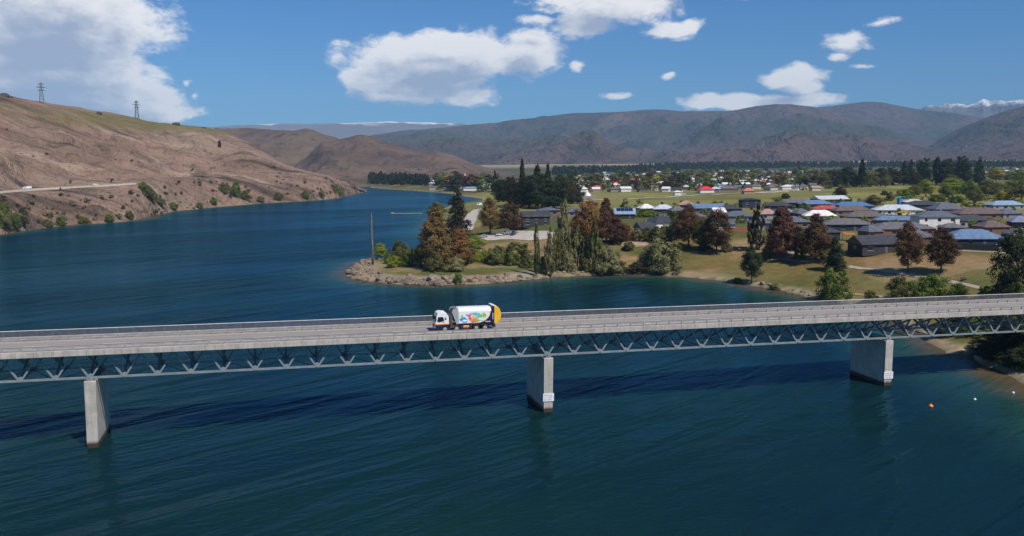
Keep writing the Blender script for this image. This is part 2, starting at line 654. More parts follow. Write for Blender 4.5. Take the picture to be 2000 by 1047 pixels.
# ------------------------------------------------------------------ lake
def build_lake():
    az = np.concatenate([np.linspace(-math.pi, R(-36), 40)[:-1], np.linspace(R(-36), R(40), 560), np.linspace(R(40), math.pi, 40)[1:]])
    rr = np.concatenate([[0.5, 15, 40, 60], np.geomspace(75, 2600, 300), [4000, 9000]])
    A, Q = np.meshgrid(az, rr, indexing='ij')
    x, y = np.sin(A) * Q, np.cos(A) * Q
    z = np.zeros_like(x)
    d = np.minimum(-sdf(x, y, POLY_R), -sdf(x, y, POLY_L))
    me = arr_mesh('lake', np.stack([x, y, z], -1).reshape(-1, 3), grid_faces(len(az), len(rr)), True)
    a = me.attributes.new('depth', 'FLOAT', 'POINT')
    a.data.foreach_set('value', d.ravel().astype(np.float32))
    m, t, b = mat_new('lake_water')
    dep = t.node('ShaderNodeAttribute', attribute_name='depth').outputs['Fac']
    geo = t.node('ShaderNodeNewGeometry').outputs['Position']
    nb = t.noise(t.mapping(geo, (.012, .02, .02)), 1.0, 4.0, .55)
    deep = t.mix(t.ramp(nb, .35, .65), (.0034, .018, .025, 1), (.0040, .023, .021, 1))
    n_ed = t.math('ADD', dep, t.math('MULTIPLY', t.math('SUBTRACT', t.noise(geo, .09, 4.0), .5), 14.0))
    shal = t.mix(t.ramp(n_ed, 0.0, 10.0), (.095, .070, .042, 1), (.016, .056, .046, 1))
    body = t.mix(t.ramp(n_ed, 2.0, 27.0), shal, deep)
    # ripples: short wind chop and long crested swell
    n1 = t.noise(t.mapping(t.mapping(geo, rot=(0, 0, R(-18))), (.40, 1.0, 1.0)), 1.3, 3.0, .62, .3)
    n2 = t.noise(t.mapping(t.mapping(geo, rot=(0, 0, R(-46))), (.022, .125, 1.0)), 1.0, 3.0, .5, .5)
    n3 = t.noise(t.mapping(t.mapping(geo, rot=(0, 0, R(-28))), (.10, .30, 1.0)), 1.0, 3.0, .55, .3)
    h = t.math('ADD', t.math('ADD', t.math('MULTIPLY', n1, 0.17), t.math('MULTIPLY', n2, 2.2)), t.math('MULTIPLY', n3, 0.42))
    lane = t.noise(t.mapping(t.mapping(geo, rot=(0, 0, R(-30))), (.004, .016, 1.0)), 1.0, 3.0, .55, .4)
    bn = t.node('ShaderNodeBump')
    t.put(bn.inputs['Strength'], t.math('ADD', t.math('MULTIPLY', t.ramp(lane, .35, .65), .75), .35))
    bn.inputs['Distance'].default_value = 1.25
    t.put(bn.inputs['Height'], h)
    t.n.remove(b)
    df = t.node('ShaderNodeBsdfDiffuse')
    t.put(df.inputs['Color'], body)
    gl = t.node('ShaderNodeBsdfGlossy')
    gl.inputs['Color'].default_value = (.24, .66, 1.0, 1)
    gl.inputs['Roughness'].default_value = .13
    fr = t.node('ShaderNodeFresnel')
    fr.inputs['IOR'].default_value = 1.333
    for q in (df, gl, fr):
        t.put(q.inputs['Normal'], bn.outputs[0])
    mx = t.node('ShaderNodeMixShader')
    t.put(mx.inputs[0], t.math('MULTIPLY', t.math('POWER', fr.outputs[0], 1.2), .66))
    t.put(mx.inputs[1], df.outputs[0])
    t.put(mx.inputs[2], gl.outputs[0])
    t.put(t.n['Material Output'].inputs[0], mx.outputs[0])
    me.materials.append(m)
    o = link(bpy.data.objects.new('lake', me))
    tag(o, kind='structure')


build_lake()


# ------------------------------------------------------------------ hills and mountains
def hill_material(name, cols, scale, streak=None, speck=None, snow=None, bump=0.5, bdist=4.0, green=None):
    m, t, b = mat_new(name)
    geo = t.node('ShaderNodeNewGeometry').outputs['Position']
    nrm = t.node('ShaderNodeNewGeometry').outputs['True Normal']
    q = t.mapping(geo, (scale, scale, scale))
    n1 = t.noise(q, 1.0, 7.0, .62, .4)
    n2 = t.noise(t.mapping(q, (3.1, 3.1, 4.2), loc=(4, 8, 2)), 1.0, 6.0, .65, .3)
    n3 = t.noise(t.mapping(q, (.37, .37, .5), loc=(1, 5, 9)), 1.0, 4.0, .55)
    c = t.mix(t.ramp(n1, .35, .65), rgba(cols[0]), rgba(cols[1]))
    c = t.mix(t.math('MULTIPLY', t.ramp(n2, .55, .72), .75), c, rgba(cols[2]))
    c = t.mix(t.math('MULTIPLY', t.ramp(n3, .48, .66), .8), c, rgba(cols[3]))
    if streak:
        ang, sc_, cc, amt = streak
        ns = t.noise(t.mapping(t.mapping(geo, (1, 1, 1), (0, 0, ang)), (sc_, sc_ * .16, sc_ * .5)), 1.0, 6.0, .6, .6)
        c = t.mix(t.math('MULTIPLY', t.ramp(ns, .50, .66), amt), c, rgba(cc))
        ns2 = t.noise(t.mapping(t.mapping(geo, (1, 1, 1), (0, 0, ang), (31, 17, 5)), (sc_ * .8, sc_ * .14, sc_ * .5)), 1.0, 6.0, .6, .6)
        c = t.mix(t.math('MULTIPLY', t.ramp(ns2, .54, .68), amt * .8), c, rgba(tuple(min(1, q * 1.45) for q in cols[3])))
    if speck:
        for (sc_, lo_, cc, amt) in speck:
            nsp = t.noise(t.mapping(geo, (sc_, sc_, sc_ * 1.3), loc=(sc_ * 100, 3, 7)), 1.0, 5.0, .7)
            c = t.mix(t.math('MULTIPLY', t.ramp(nsp, lo_, lo_ + .09), amt), c, rgba(cc))
    z = t.sep(geo)[2]
    if green:
        lo, hi, gc = green[:3]
        u0, u1 = green[3:] if len(green) > 3 else (hi + 16, hi + 26)
        zz = t.math('ADD', z, t.math('MULTIPLY', t.math('SUBTRACT', n1, .5), (hi - lo) * .9))
        c = t.mix(t.math('MULTIPLY', t.math('MULTIPLY', t.math('SUBTRACT', t.ramp(zz, lo, hi), t.ramp(zz, u0, u1)), t.ramp(n3, .36, .55)), .85), c, rgba(gc))
    if snow:
        lo, hi = snow
        zz = t.math('ADD', z, t.math('MULTIPLY', t.math('SUBTRACT', n2, .5), (hi - lo) * 3.0))
        zz = t.math('ADD', zz, t.math('MULTIPLY', t.math('SUBTRACT', n1, .5), (hi - lo) * 2.0))
        c = t.mix(t.ramp(zz, lo, hi), c, (.80, .82, .86, 1))
    t.put(b.inputs['Base Color'], c)
    b.inputs['Roughness'].default_value = .95
    b.inputs['Specular IOR Level'].default_value = .1
    bn = t.node('ShaderNodeBump')
    bn.inputs['Strength'].default_value = bump
    bn.inputs['Distance'].default_value = bdist
    t.put(bn.inputs['Height'], t.math('ADD', n2, t.math('MULTIPLY', n1, 1.5)))
    t.put(b.inputs['Normal'], bn.outputs[0])
    return m


def sweep(name, knots, mat, nu, nv, amp, size, seed, ramp=1.0, diag=0.0, edge=0.15, quiet=None, keep=.4):
    """terrain from profiles: knots = [(px, [(row, range), ...])]; the last knot of a profile is the far foot"""
    px = np.array([k[0] for k in knots], float)
    K = len(knots[0][1])
    u = np.linspace(px[0], px[-1], nu)
    rows = np.array([[q[0] for q in k[1]] for k in knots], float)
    rng = np.array([[q[1] for q in k[1]] for k in knots], float)

    def smooth_interp(vals):
        y = np.interp(u, px, vals)
        w = max(3, nu // 60) | 1
        ker = np.hanning(w + 2)[1:-1]
        ker /= ker.sum()
        yp = np.pad(y, w // 2, mode='edge')
        return np.convolve(yp, ker, 'valid')
    rowsu = np.stack([smooth_interp(rows[:, k]) for k in range(K)], 1)
    rngu = np.stack([smooth_interp(rng[:, k]) for k in range(K)], 1)
    # 3-D knots
    P = np.zeros((nu, K, 3))
    for i in range(nu):
        for k in range(K):
            P[i, k] = far(u[i], rowsu[i, k], rngu[i, k])
    v = np.linspace(0, K - 1, nv)
    out = np.zeros((nu, nv, 3))
    k0 = np.clip(np.floor(v).astype(int), 0, K - 2)
    f = v - k0

    def cr(a, b, c, d, f):
        return b + .5 * f * (c - a + f * (2 * a - 5 * b + 4 * c - d + f * (3 * (b - c) + d - a)))
    for j in range(nv):
        a, b, c, d = (P[:, np.clip(k0[j] + o, 0, K - 1)] for o in (-1, 0, 1, 2))
        out[:, j, :2] = (b * (1 - f[j]) + c * f[j])[:, :2]
        out[:, j, 2] = .55 * cr(a, b, c, d, f[j])[:, 2] + .45 * (b * (1 - f[j]) + c * f[j])[:, 2]
    vv = np.linspace(0, 1, nv)[None, :]
    fall = sstep(vv, 0.0, edge) * (1 - sstep(vv, .9, 1.0))
    vk = v[None, :]
    fall = fall * (1 - (1 - keep) * np.exp(-((vk - (K - 2)) / .7) ** 2))
    relief = out[..., 2].max(1, keepdims=True)
    fall = fall * np.clip(relief / (amp * 5), 0, 1)
    if quiet:
        fall = fall * (1 - (.72 + .24 * sstep(vk, 2.4, 2.9)) * sstep(vk, quiet[0] - .35, quiet[0]) * (1 - sstep(vk, quiet[1], quiet[1] + .35)))
    x, y = out[..., 0], out[..., 1]
    xr, yr = x * math.cos(diag) + y * math.sin(diag), -x * math.sin(diag) + y * math.cos(diag)
    out[..., 2] += fall * amp * (-.35 + .9 * ridged(xr, yr * ramp, size, 5, seed) + .5 * fbm(x, y, size * .5, 4, seed + 9))
    me = arr_mesh(name, out.reshape(-1, 3), grid_faces(nu, nv), True)
    me.materials.append(mat)
    o = link(bpy.data.objects.new(name, me))
    tag(o, kind='structure')
    return out


def shore_range(px, py):
    p = at(px, py)
    return math.hypot(p[0], p[1])


def left_knots():
    # px, shore row, bench row (road level), mid row, ridge row, bench offset, ridge range
    rows = [(-260, 472, 396, 300, 170, 75, 1080), (-120, 464, 389, 290, 176, 75, 1100), (0, 458, 379, 285, 188, 78, 1150), (60, 447, 374, 285, 197, 80, 1180), (120, 442, 370, 285, 205, 85, 1210),
            (200, 436, 364.5, 290, 219, 90, 1270), (265, 430, 360.5, 292, 229, 90, 1320), (297, 421, 358, 292, 235, 75, 1340), (350, 411.5, 352, 295, 241, 85, 1370), (400, 407, 347, 297, 246, 95, 1380),
            (440, 403.5, 344, 300, 254, 95, 1370), (475, 400.5, 343, 305, 271, 95, 1340), (510, 397.5, 342, 313, 291, 90, 1300), (545, 395.5, 342, 326, 316, 85, 1260), (575, 394, 346, 337, 331, 70, 1220),
            (605, 392.5, 350, 344, 340.5, 60, 1190), (640, 389.5, 356, 350, 347, 45, 1200), (670, 384.5, 364, 360, 358, 30, 1215), (692, 379.5, 370, 368, 367, 20, 1235), (706, 375.5, 373, 372.5, 372, 8, 1262), (716, 377, 376.5, 376.3, 376.2, 3, 1270)]
    out = []
    for px, s, b, mrow, t, off, rt in rows:
        rs = shore_range(px, s)
        rb = rs + off
        rm = rb + (rt - rb) * .42
        out.append((px, [(s + 10, rs - 14), (s - 1.2, rs + 1.5), (b + (s - b) * .3, rs + off * .55), (b, rb), (b - 1.0, rb + 14), (mrow, rm), (t, rt), (t + 60, rt + 500)]))
    return out


MAT_LEFT = hill_material('dry_schist_hillside', [(.305, .202, .150), (.225, .148, .112), (.105, .074, .060), (.300, .220, .164)], .014, streak=(R(72), .028, (.072, .052, .042), .95), speck=[(.035, .55, (.105, .080, .060), .6), (.11, .56, (.080, .062, .042), .6), (.22, .60, (.34, .27, .21), .55), (.3, .57, (.080, .062, .044), .55)], bump=1.0, bdist=14.0, green=(72, 86, (.175, .145, .058), 98, 108))
hill_left = sweep('hill_left', left_knots(), MAT_LEFT, 600, 380, 30.0, 170, 3, ramp=.34, diag=R(-72), edge=.22, quiet=(1.5, 4.1), keep=.12)

MAT_MID = hill_material('brown_hillside', [(.150, .098, .078), (.098, .068, .056), (.050, .042, .034), (.115, .090, .056)], .007, streak=(R(30), .009, (.055, .042, .036), .7), speck=[(.02, .56, (.045, .036, .026), .8), (.06, .58, (.04, .035, .022), .7)], bump=1.0, bdist=8.0)
hill_back_rows = [(420, 252), (450, 250.5), (500, 252), (545, 255), (575, 256), (597, 253), (615, 258), (650, 270), (690, 285), (740, 300), (800, 320)]
sweep('hill_back', [(px, [(352, 2100), (332, 2400), ((t + 332) / 2, 2750), (t, 3100), (t + 40, 3700)]) for px, t in hill_back_rows], MAT_MID, 200, 90, 22, 320, 21, edge=.1)
hill_mid_rows = [(520, 352, 345), (560, 352, 335), (600, 360, 305), (630, 361, 276), (660, 362, 272), (680, 362, 268), (700, 362, 264), (715, 363, 265), (740, 362, 274), (770, 360, 286), (800, 358, 295), (830, 357, 301), (855, 356, 299), (880, 355, 304), (910, 353, 314), (945, 351, 325), (985, 348, 337), (1020, 344, 341)]
sweep('hill_middle', [(px, [(b + 4, 1560), (b - 1, 1690), ((b + t) / 2 + (b - t) * .18, 2000), ((b + t) / 2 - (b - t) * .22, 2250), (t, 2520), (t + 40, 3000)]) for px, b, t in hill_mid_rows], MAT_MID, 320, 150, 17, 240, 31, edge=.1)

MAT_RANGE = hill_material('tussock_mountain', [(.060, .050, .042), (.098, .062, .062), (.028, .028, .027), (.118, .076, .072)], .0011, streak=(R(20), .0016, (.028, .034, .024), .7), speck=[(.004, .56, (.026, .030, .022), .7), (.011, .57, (.028, .028, .022), .6)], green=(110, 260, (.046, .052, .034), 300, 430), bump=1.0, bdist=190.0)
main_rows = [(600, 300), (660, 285), (730, 263), (800, 256), (860, 250.5), (900, 247), (950, 242), (1000, 239), (1040, 233), (1080, 227), (1120, 222), (1160, 220), (1200, 218), (1260, 215), (1300, 214), (1340, 217), (1400, 217), (1440, 214), (1480, 208), (1540, 204), (1590, 209), (1640, 222), (1700, 240), (1760, 262), (1830, 290), (1900, 308)]
sweep('mountain_range', [(px, [(327 - (px - 1000) * .0076, 4300), (317 - (px - 1000) * .0076, 5300), (312 - (px - 1000) * .0076 - (312 - t) * .28, 6600), (312 - (312 - t) * .68, 8000), (t, 9300), (t + 40, 11500)]) for px, t in main_rows], MAT_RANGE, 640, 230, 175, 1000, 41, edge=.12, keep=.08)
hump_rows = [(1480, 235), (1560, 212), (1620, 207), (1660, 201), (1690, 197), (1720, 198), (1760, 206), (1800, 214), (1850, 219), (1900, 226), (1960, 236), (2060, 244)]
sweep('mountain_far', [(px, [(305, 8500), (285, 9200), ((t + 290) / 2, 10000), (t, 11000), (t + 40, 12300)]) for px, t in hump_rows], MAT_RANGE, 220, 90, 80, 1900, 51, edge=.1, keep=.06)
right_rows = [(1700, 318), (1760, 310), (1800, 296), (1840, 270), (1880, 249), (1920, 232), (1960, 217), (2000, 206), (2060, 192), (2140, 176), (2260, 172)]
sweep('mountain_right', [(px, [(320, 4600), (309, 5400), (309 - (309 - t) * .3, 6000), (309 - (309 - t) * .65, 6800), (t, 7800), (t + 40, 9500)]) for px, t in right_rows], MAT_RANGE, 260, 120, 80, 1300, 61, edge=.12, keep=.1)
MAT_SNOW_L = hill_material('snow_dusted_plateau', [(.14, .115, .125), (.12, .10, .105), (.10, .088, .09), (.15, .12, .12)], .0011, snow=(640, 705), bump=.5, bdist=60.0)
snow_rows = [(380, 250), (440, 246.5), (500, 243.5), (560, 241.5), (600, 243), (640, 241.5), (700, 240), (760, 237.5), (800, 238), (860, 240.5), (920, 242), (1000, 245), (1080, 255)]
sweep('mountain_plateau', [(px, [(330, 11600), (300, 12400), (270, 13300), (t, 14500), (t + 30, 15800)]) for px, t in snow_rows], MAT_SNOW_L, 320, 100, 40, 1600, 71, edge=.1, keep=.3)
MAT_SNOW_R = hill_material('snowy_peak', [(.13, .12, .13), (.10, .095, .105), (.09, .085, .095), (.14, .13, .14)], .0016, snow=(760, 860), bump=1.0, bdist=120.0)
peak_rows = [(1740, 230), (1790, 210), (1808, 204), (1822, 203.5), (1838, 209), (1855, 205), (1872, 202), (1888, 204), (1905, 200), (1921, 191.5), (1935, 200), (1950, 202), (1968, 198), (1985, 195), (2010, 190), (2050, 200), (2120, 205)]
sweep('mountain_snowy', [(px, [(300, 12600), (270, 13200), (t + 22, 14000), (t, 14800), (t + 50, 16000)]) for px, t in peak_rows], MAT_SNOW_R, 320, 110, 110, 800, 81, edge=.15, keep=.5)


# ------------------------------------------------------------------ materials for built things
M = {}


def concrete(name, col, stain=None, bump=.25):
    m, t, b = mat_new(name)
    geo = t.node('ShaderNodeNewGeometry').outputs['Position']
    n = t.noise(geo, .6, 6.0, .65)
    n2 = t.noise(t.mapping(geo, (3, 3, .25)), 1.0, 4.0, .6)
    f = t.math('ADD', t.math('MULTIPLY', n, .6), t.math('MULTIPLY', n2, .4))
    c = t.mix(t.ramp(f, .32, .68), rgba(tuple(v * .70 for v in col)), rgba(tuple(v * 1.14 for v in col)))
    if stain:
        z = t.sep(geo)[2]
        zz = t.math('ADD', z, t.math('MULTIPLY', t.math('SUBTRACT', n2, .5), .5))
        c = t.mix(t.ramp(zz, .45, 1.0), rgba(stain), c)
    t.put(b.inputs['Base Color'], c)
    b.inputs['Roughness'].default_value = .85
    b.inputs['Specular IOR Level'].default_value = .25
    bn = t.node('ShaderNodeBump')
    bn.inputs['Strength'].default_value = bump
    bn.inputs['Distance'].default_value = .05
    t.put(bn.inputs['Height'], t.noise(geo, 5.0, 4.0))
    t.put(b.inputs['Normal'], bn.outputs[0])
    return m


M['pier'] = concrete('pier_concrete', (.46, .42, .365), (.055, .035, .022))
M['deck'] = concrete('deck_concrete', (.45, .405, .36))
M['path'] = concrete('footpath_concrete', (.33, .305, .28))
M['steel'] = simple('painted_grey_steel', (.205, .235, .25), .5, .16, .8)
M['galv'] = simple('galvanised_steel', (.31, .30, .295), .55, .15, 1.2)
M['fence_dark'] = simple('weathered_fence_mesh', (.13, .125, .14), .7, .2, 2.0)
M['rail_top'] = simple('pale_handrail', (.60, .60, .60), .45, .1, 2.0)
M['white_paint'] = simple('white_road_paint', (.62, .61, .58), .7, .2, 3.0)
M['board'] = simple('white_signboard', (.80, .78, .79), .5, .04, 2.0)
M['board_text'] = simple('faded_sign_lettering', (.36, .28, .33), .6, .1, 2.0)


def asphalt():
    m, t, b = mat_new('chip_seal')
    geo = t.node('ShaderNodeTexCoord').outputs['Object']
    n = t.noise(geo, 9.0, 4.0, .7)
    x, y, z = t.sep(geo)
    track = t.noise(t.mapping(geo, (.01, 1.3, 1)), 1.0, 2.0, .5)
    f = t.math('ADD', t.math('MULTIPLY', n, .4), t.math('MULTIPLY', track, .8))
    t.put(b.inputs['Base Color'], t.mix(t.ramp(f, .4, .8), (.225, .205, .19, 1), (.30, .275, .258, 1)))
    b.inputs['Roughness'].default_value = .9
    return m


M['asphalt'] = asphalt()

M['bank_grass'] = simple('embankment_grass', (.13, .115, .045), .95, .3, .4, .4)

# ------------------------------------------------------------------ bridge
BX, BY, BYAW, BG, BZ, BP = -65.40, 118.45, .2515, -.0116, 9.717, 4.3
BR = Matrix.Translation((BX, BY, BZ)) @ Matrix.Rotation(BYAW, 4, 'Z') @ Matrix.Rotation(-math.atan(BG), 4, 'Y')
I0, I1 = -7, 45
S0, S1 = I0 * BP, I1 * BP


def bridge_z(s):
    return BZ + BG * s


def build_bridge():
    b = empty('road_bridge', (0, 0, 0), 0, 'long two-lane road bridge on steel trusses crossing the blue lake', 'bridge')
    b.matrix_world = BR                                   # local: x along the bridge, -y towards the near side, z up from the bottom chord
    TOP = 4.0
    mb = MB()
    mb.box(S0, S1, -.85, 10.35, TOP - .28, TOP)
    mb.box(S0, S1, .9, 1.5, TOP - .9, TOP - .28)
    mb.box(S0, S1, 6.2, 6.8, TOP - .9, TOP - .28)
    deck = mb.build('deck', M['deck'], b)
    # precast edge panels along the near side, each about a half panel long
    em = MB().box(0, BP / 2 - .03, -.14, 0, -.69, .05).mesh('edge_panel', M['deck'], bevel=.012)
    for i in range(I0 * 2, I1 * 2):
        inst('edge_panel', em, b, (i * BP / 2 + .015, -.852, TOP + .03))
    MB().box(S0, S1, -.85, -.42, TOP, TOP + .06).build('near_kerb', M['deck'], b)
    MB().box(S0, S1, 10.2, 10.5, TOP - .6, TOP + .22).build('far_edge_beam', M['deck'], b)
    MB().box(S0, S1, 7.6, 10.2, TOP, TOP + .17).build('footpath', M['path'], b)
    MB().box(S0, S1, -.42, 7.6, TOP + .002, TOP + .03).build('road_surface', M['asphalt'], b)
    for k, yy in enumerate((.05, 7.1)):
        MB().box(S0, S1, yy, yy + .12, TOP + .03, TOP + .035).build('edge_line', M['white_paint'], b)
    dm = MB().box(0, 3.0, -.06, .06, 0, .006).mesh('centre_dash', M['white_paint'])
    s = S0
    while s < S1 - 3:
        inst('centre_dash', dm, b, (s, 3.6, TOP + .03))
        s += 10
    # guardrails
    wprof = [(0, 0), (.05, .06), (.05, .12), (0, .155), (.05, .19), (.05, .25), (0, .31)]

    def guardrail(y, side, name, base=.44):
        v, f = [], []
        n = len(wprof)
        for x in (S0, S1):
            v += [(x, y + side * (p[0]), TOP + base + p[1]) for p in wprof]
            v += [(x, y + side * (p[0] - .008), TOP + base + p[1]) for p in reversed(wprof)]
        nn = 2 * n
        for k in range(nn):
            k2 = (k + 1) % nn
            f.append((k, k2, nn + k2, nn + k))
        mb = MB()
        mb.v, mb.f = v, f
        g = mb.build(name, M['galv'], b)
        pm = MB().box(-.08, .08, -.09, .09, 0, base - .02).box(-.10, .10, -.12, .02, base - .02, base + .2).mesh('rail_post', M['galv'])
        k = I0 * 2
        while k <= I1 * 2:
            inst('rail_post', pm, g, (k * BP / 2 + .4, y - side * .11, TOP + .0))
            k += 1
        return g
    guardrail(-.18, 1, 'near_guardrail', .30)
    g2 = guardrail(7.42, -1, 'far_guardrail')
    # far handrail fence
    fo = MB().tube([(S0, 10.3, TOP + 1.10), (S1, 10.3, TOP + 1.10)], .05, 8).build('handrail', M['rail_top'], b)
    fm = MB().box(-.035, .035, -.035, .035, 0, .88).mesh('fence_post', M['fence_dark'])
    for k in range(I0 * 2, I1 * 2 + 1):
        inst('fence_post', fm, fo, (k * BP / 2, 10.3, TOP + .22))
    mb = MB()
    for k in range(6):
        z = TOP + .32 + k * .12
        mb.box(S0, S1, 10.28, 10.32, z, z + .05)
    mb.build('fence_infill', M['fence_dark'], fo)
    # trusses
    H = 3.06
    for y, nm in ((0.55, 'near_truss'), (7.6, 'far_truss')):
        tr = MB().box(S0, S1, y - .17, y + .17, -.13, .13).build(nm, M['steel'], b)
        MB().box(S0, S1, y - .2, y + .2, H - .02, H + .33).build('top_chord', M['steel'], tr)
        dl = MB().bar((.20, 0, .1), (BP / 2 - .05, 0, H), .24, .22).mesh('diagonal', M['steel'])
        dr = MB().bar((-.20, 0, .1), (-BP / 2 + .05, 0, H), .24, .22).mesh('diagonal', M['steel'])
        gm = MB().prism([(-.46, .05), (.46, .05), (.30, .44), (-.30, .44)], -.145, .145).mesh('gusset_plate', M['steel'])
        for i in range(I0 + 1, I1):
            inst('diagonal', dl, tr, (i * BP, y, 0))
            inst('diagonal', dr, tr, (i * BP, y, 0))
            inst('gusset_plate', gm, tr, (i * BP, y, .0))
    lb = MB()
    for i in range(I0 + 1, I1):
        lb.bar((i * BP, .15, 0), (i * BP, 7.45, 0), .16, .2)
        x0, x1 = (.15, 7.45) if i % 2 else (7.45, .15)
        lb.bar((i * BP, .5, 3.0), (i * BP, 7.4, .1), .27, .27)
        lb.bar((i * BP + BP / 2, 7.4, 3.0), (i * BP + BP / 2, .6, 3.0), .25, .5)
        lb.bar((i * BP, 7.4, 3.0), (i * BP, .5, .1), .27, .27)
        lb.bar((i * BP, x0, -.02), (i * BP + BP, x1, -.02), .11, .12)
    lb.build('bottom_bracing', M['steel'], b)
    tb = MB()
    for i in range(I0 * 2 + 1, I1 * 2):
        tb.box(i * BP / 2 - .12, i * BP / 2 + .12, -.3, 10.0, H + .33, TOP - .28)
    tb.build('cross_beams', M['steel'], b)
    # piers
    for i in (2, 17, 31):
        s = i * BP + (.1 if 5 < i < 30 else 0)
        top = -.42
        zw = -(bridge_z(s)) - 7.0
        pm = MB()
        for k in range(1):
            pm.prism([(s - .70, zw), (s + .70, zw), (s + .74, top), (s - .74, top)], 0.0, 9.7)
        p = pm.build('pier', M['pier'], b, bevel=.06)
        for yy in (0.0, 7.6):
            MB().box(s - .4, s + .4, yy + .2, yy + .8, top, -.13).build('bearing', M['steel'], p)
        if i > 10:
            zs = -bridge_z(s) + (1.75 if i < 30 else 1.25)
            sg = MB().box(s - .86, s + .86, -.12, -.01, zs, zs + 1.2).build('notice_board', M['board'], p)
            tx = MB()
            for k, (a, bb) in enumerate(((-.72, .68), (-.68, .72), (-.72, .5))):
                x = a
                zz = zs + .92 - k * .34
                while x < bb:
                    w = random.uniform(.04, .08)
                    tx.box(s + x, s + min(x + w, bb), -.128, -.118, zz - .08, zz + random.choice((.08, .08, .12)))
                    x += w + random.choice((.03, .03, .09))
            tx.build('lettering', M['board_text'], sg)
    # approach embankment carrying the road on from the abutment
    e0, e1 = 42.6 * BP, S1 + 140
    mb = MB()
    prof = [(-9.5, -9.0), (-1.6, TOP - .05), (11.4, TOP - .05), (19.5, -9.0)]
    mb.v = [(e0 + (0 if z > 0 else 1.0), y, z) for y, z in prof] + [(e1, y, z) for y, z in prof]
    mb.f = [(0, 1, 5, 4), (1, 2, 6, 5), (2, 3, 7, 6), (0, 3, 2, 1), (4, 5, 6, 7)]
    mb.build('approach_embankment', M['bank_grass'], b)
    MB().box(S1, e1, -.4, 7.6, TOP - .05, TOP + .03).build('approach_road', M['asphalt'], b)
    # abutment at the right bank
    s = 42.2 * BP
    ab = MB().box(s, s + 2.0, -.5, 8.2, -9, -.3)
    ab.build('abutment', M['pier'], b, bevel=.05)
    return b


build_bridge()


# ------------------------------------------------------------------ refuse truck
M['truck_white'] = simple('white_truck_paint', (.78, .79, .80), .3, .03, 1.0)
M['truck_navy'] = simple('dark_navy_paint', (.018, .014, .045), .35, .1, 1.0)
M['truck_yellow'] = simple('yellow_truck_paint', (.90, .46, .012), .35, .05, 1.0)
M['truck_orange'] = simple('orange_paint', (.75, .20, .02), .4, .05, 1.0)
M['tyre'] = simple('black_rubber', (.018, .018, .018), .85, .2, 4.0)
M['rim'] = simple('dull_steel_rim', (.34, .34, .34), .5, .15, 4.0)
M['black'] = simple('black_plastic', (.02, .02, .022), .6, .2, 3.0)
M['chassis'] = simple('chassis_black', (.03, .03, .032), .7, .2, 3.0)
M['dark_metal'] = simple('soot_grey_metal', (.07, .068, .065), .55, .2, 3.0)
m, t, b_ = mat_new('tinted_glass')
tcn = t.noise(t.node('ShaderNodeTexCoord').outputs['Object'], 2.0)
t.put(b_.inputs['Base Color'], t.mix(tcn, (.012, .014, .018, 1), (.02, .024, .03, 1)))
b_.inputs['Roughness'].default_value = .08
M['glass'] = m
for nm, c in dict(pr_blue=(.03, .24, .55), pr_cyan=(.10, .50, .72), pr_pink=(.72, .08, .28), pr_orange=(.80, .30, .05), pr_green=(.22, .50, .10), pr_red=(.60, .15, .07), pr_pale=(.62, .80, .86), pr_yellow=(.80, .55, .15)).items():
    M[nm] = simple('printed_' + nm[3:], c, .4, .2, 3.0)


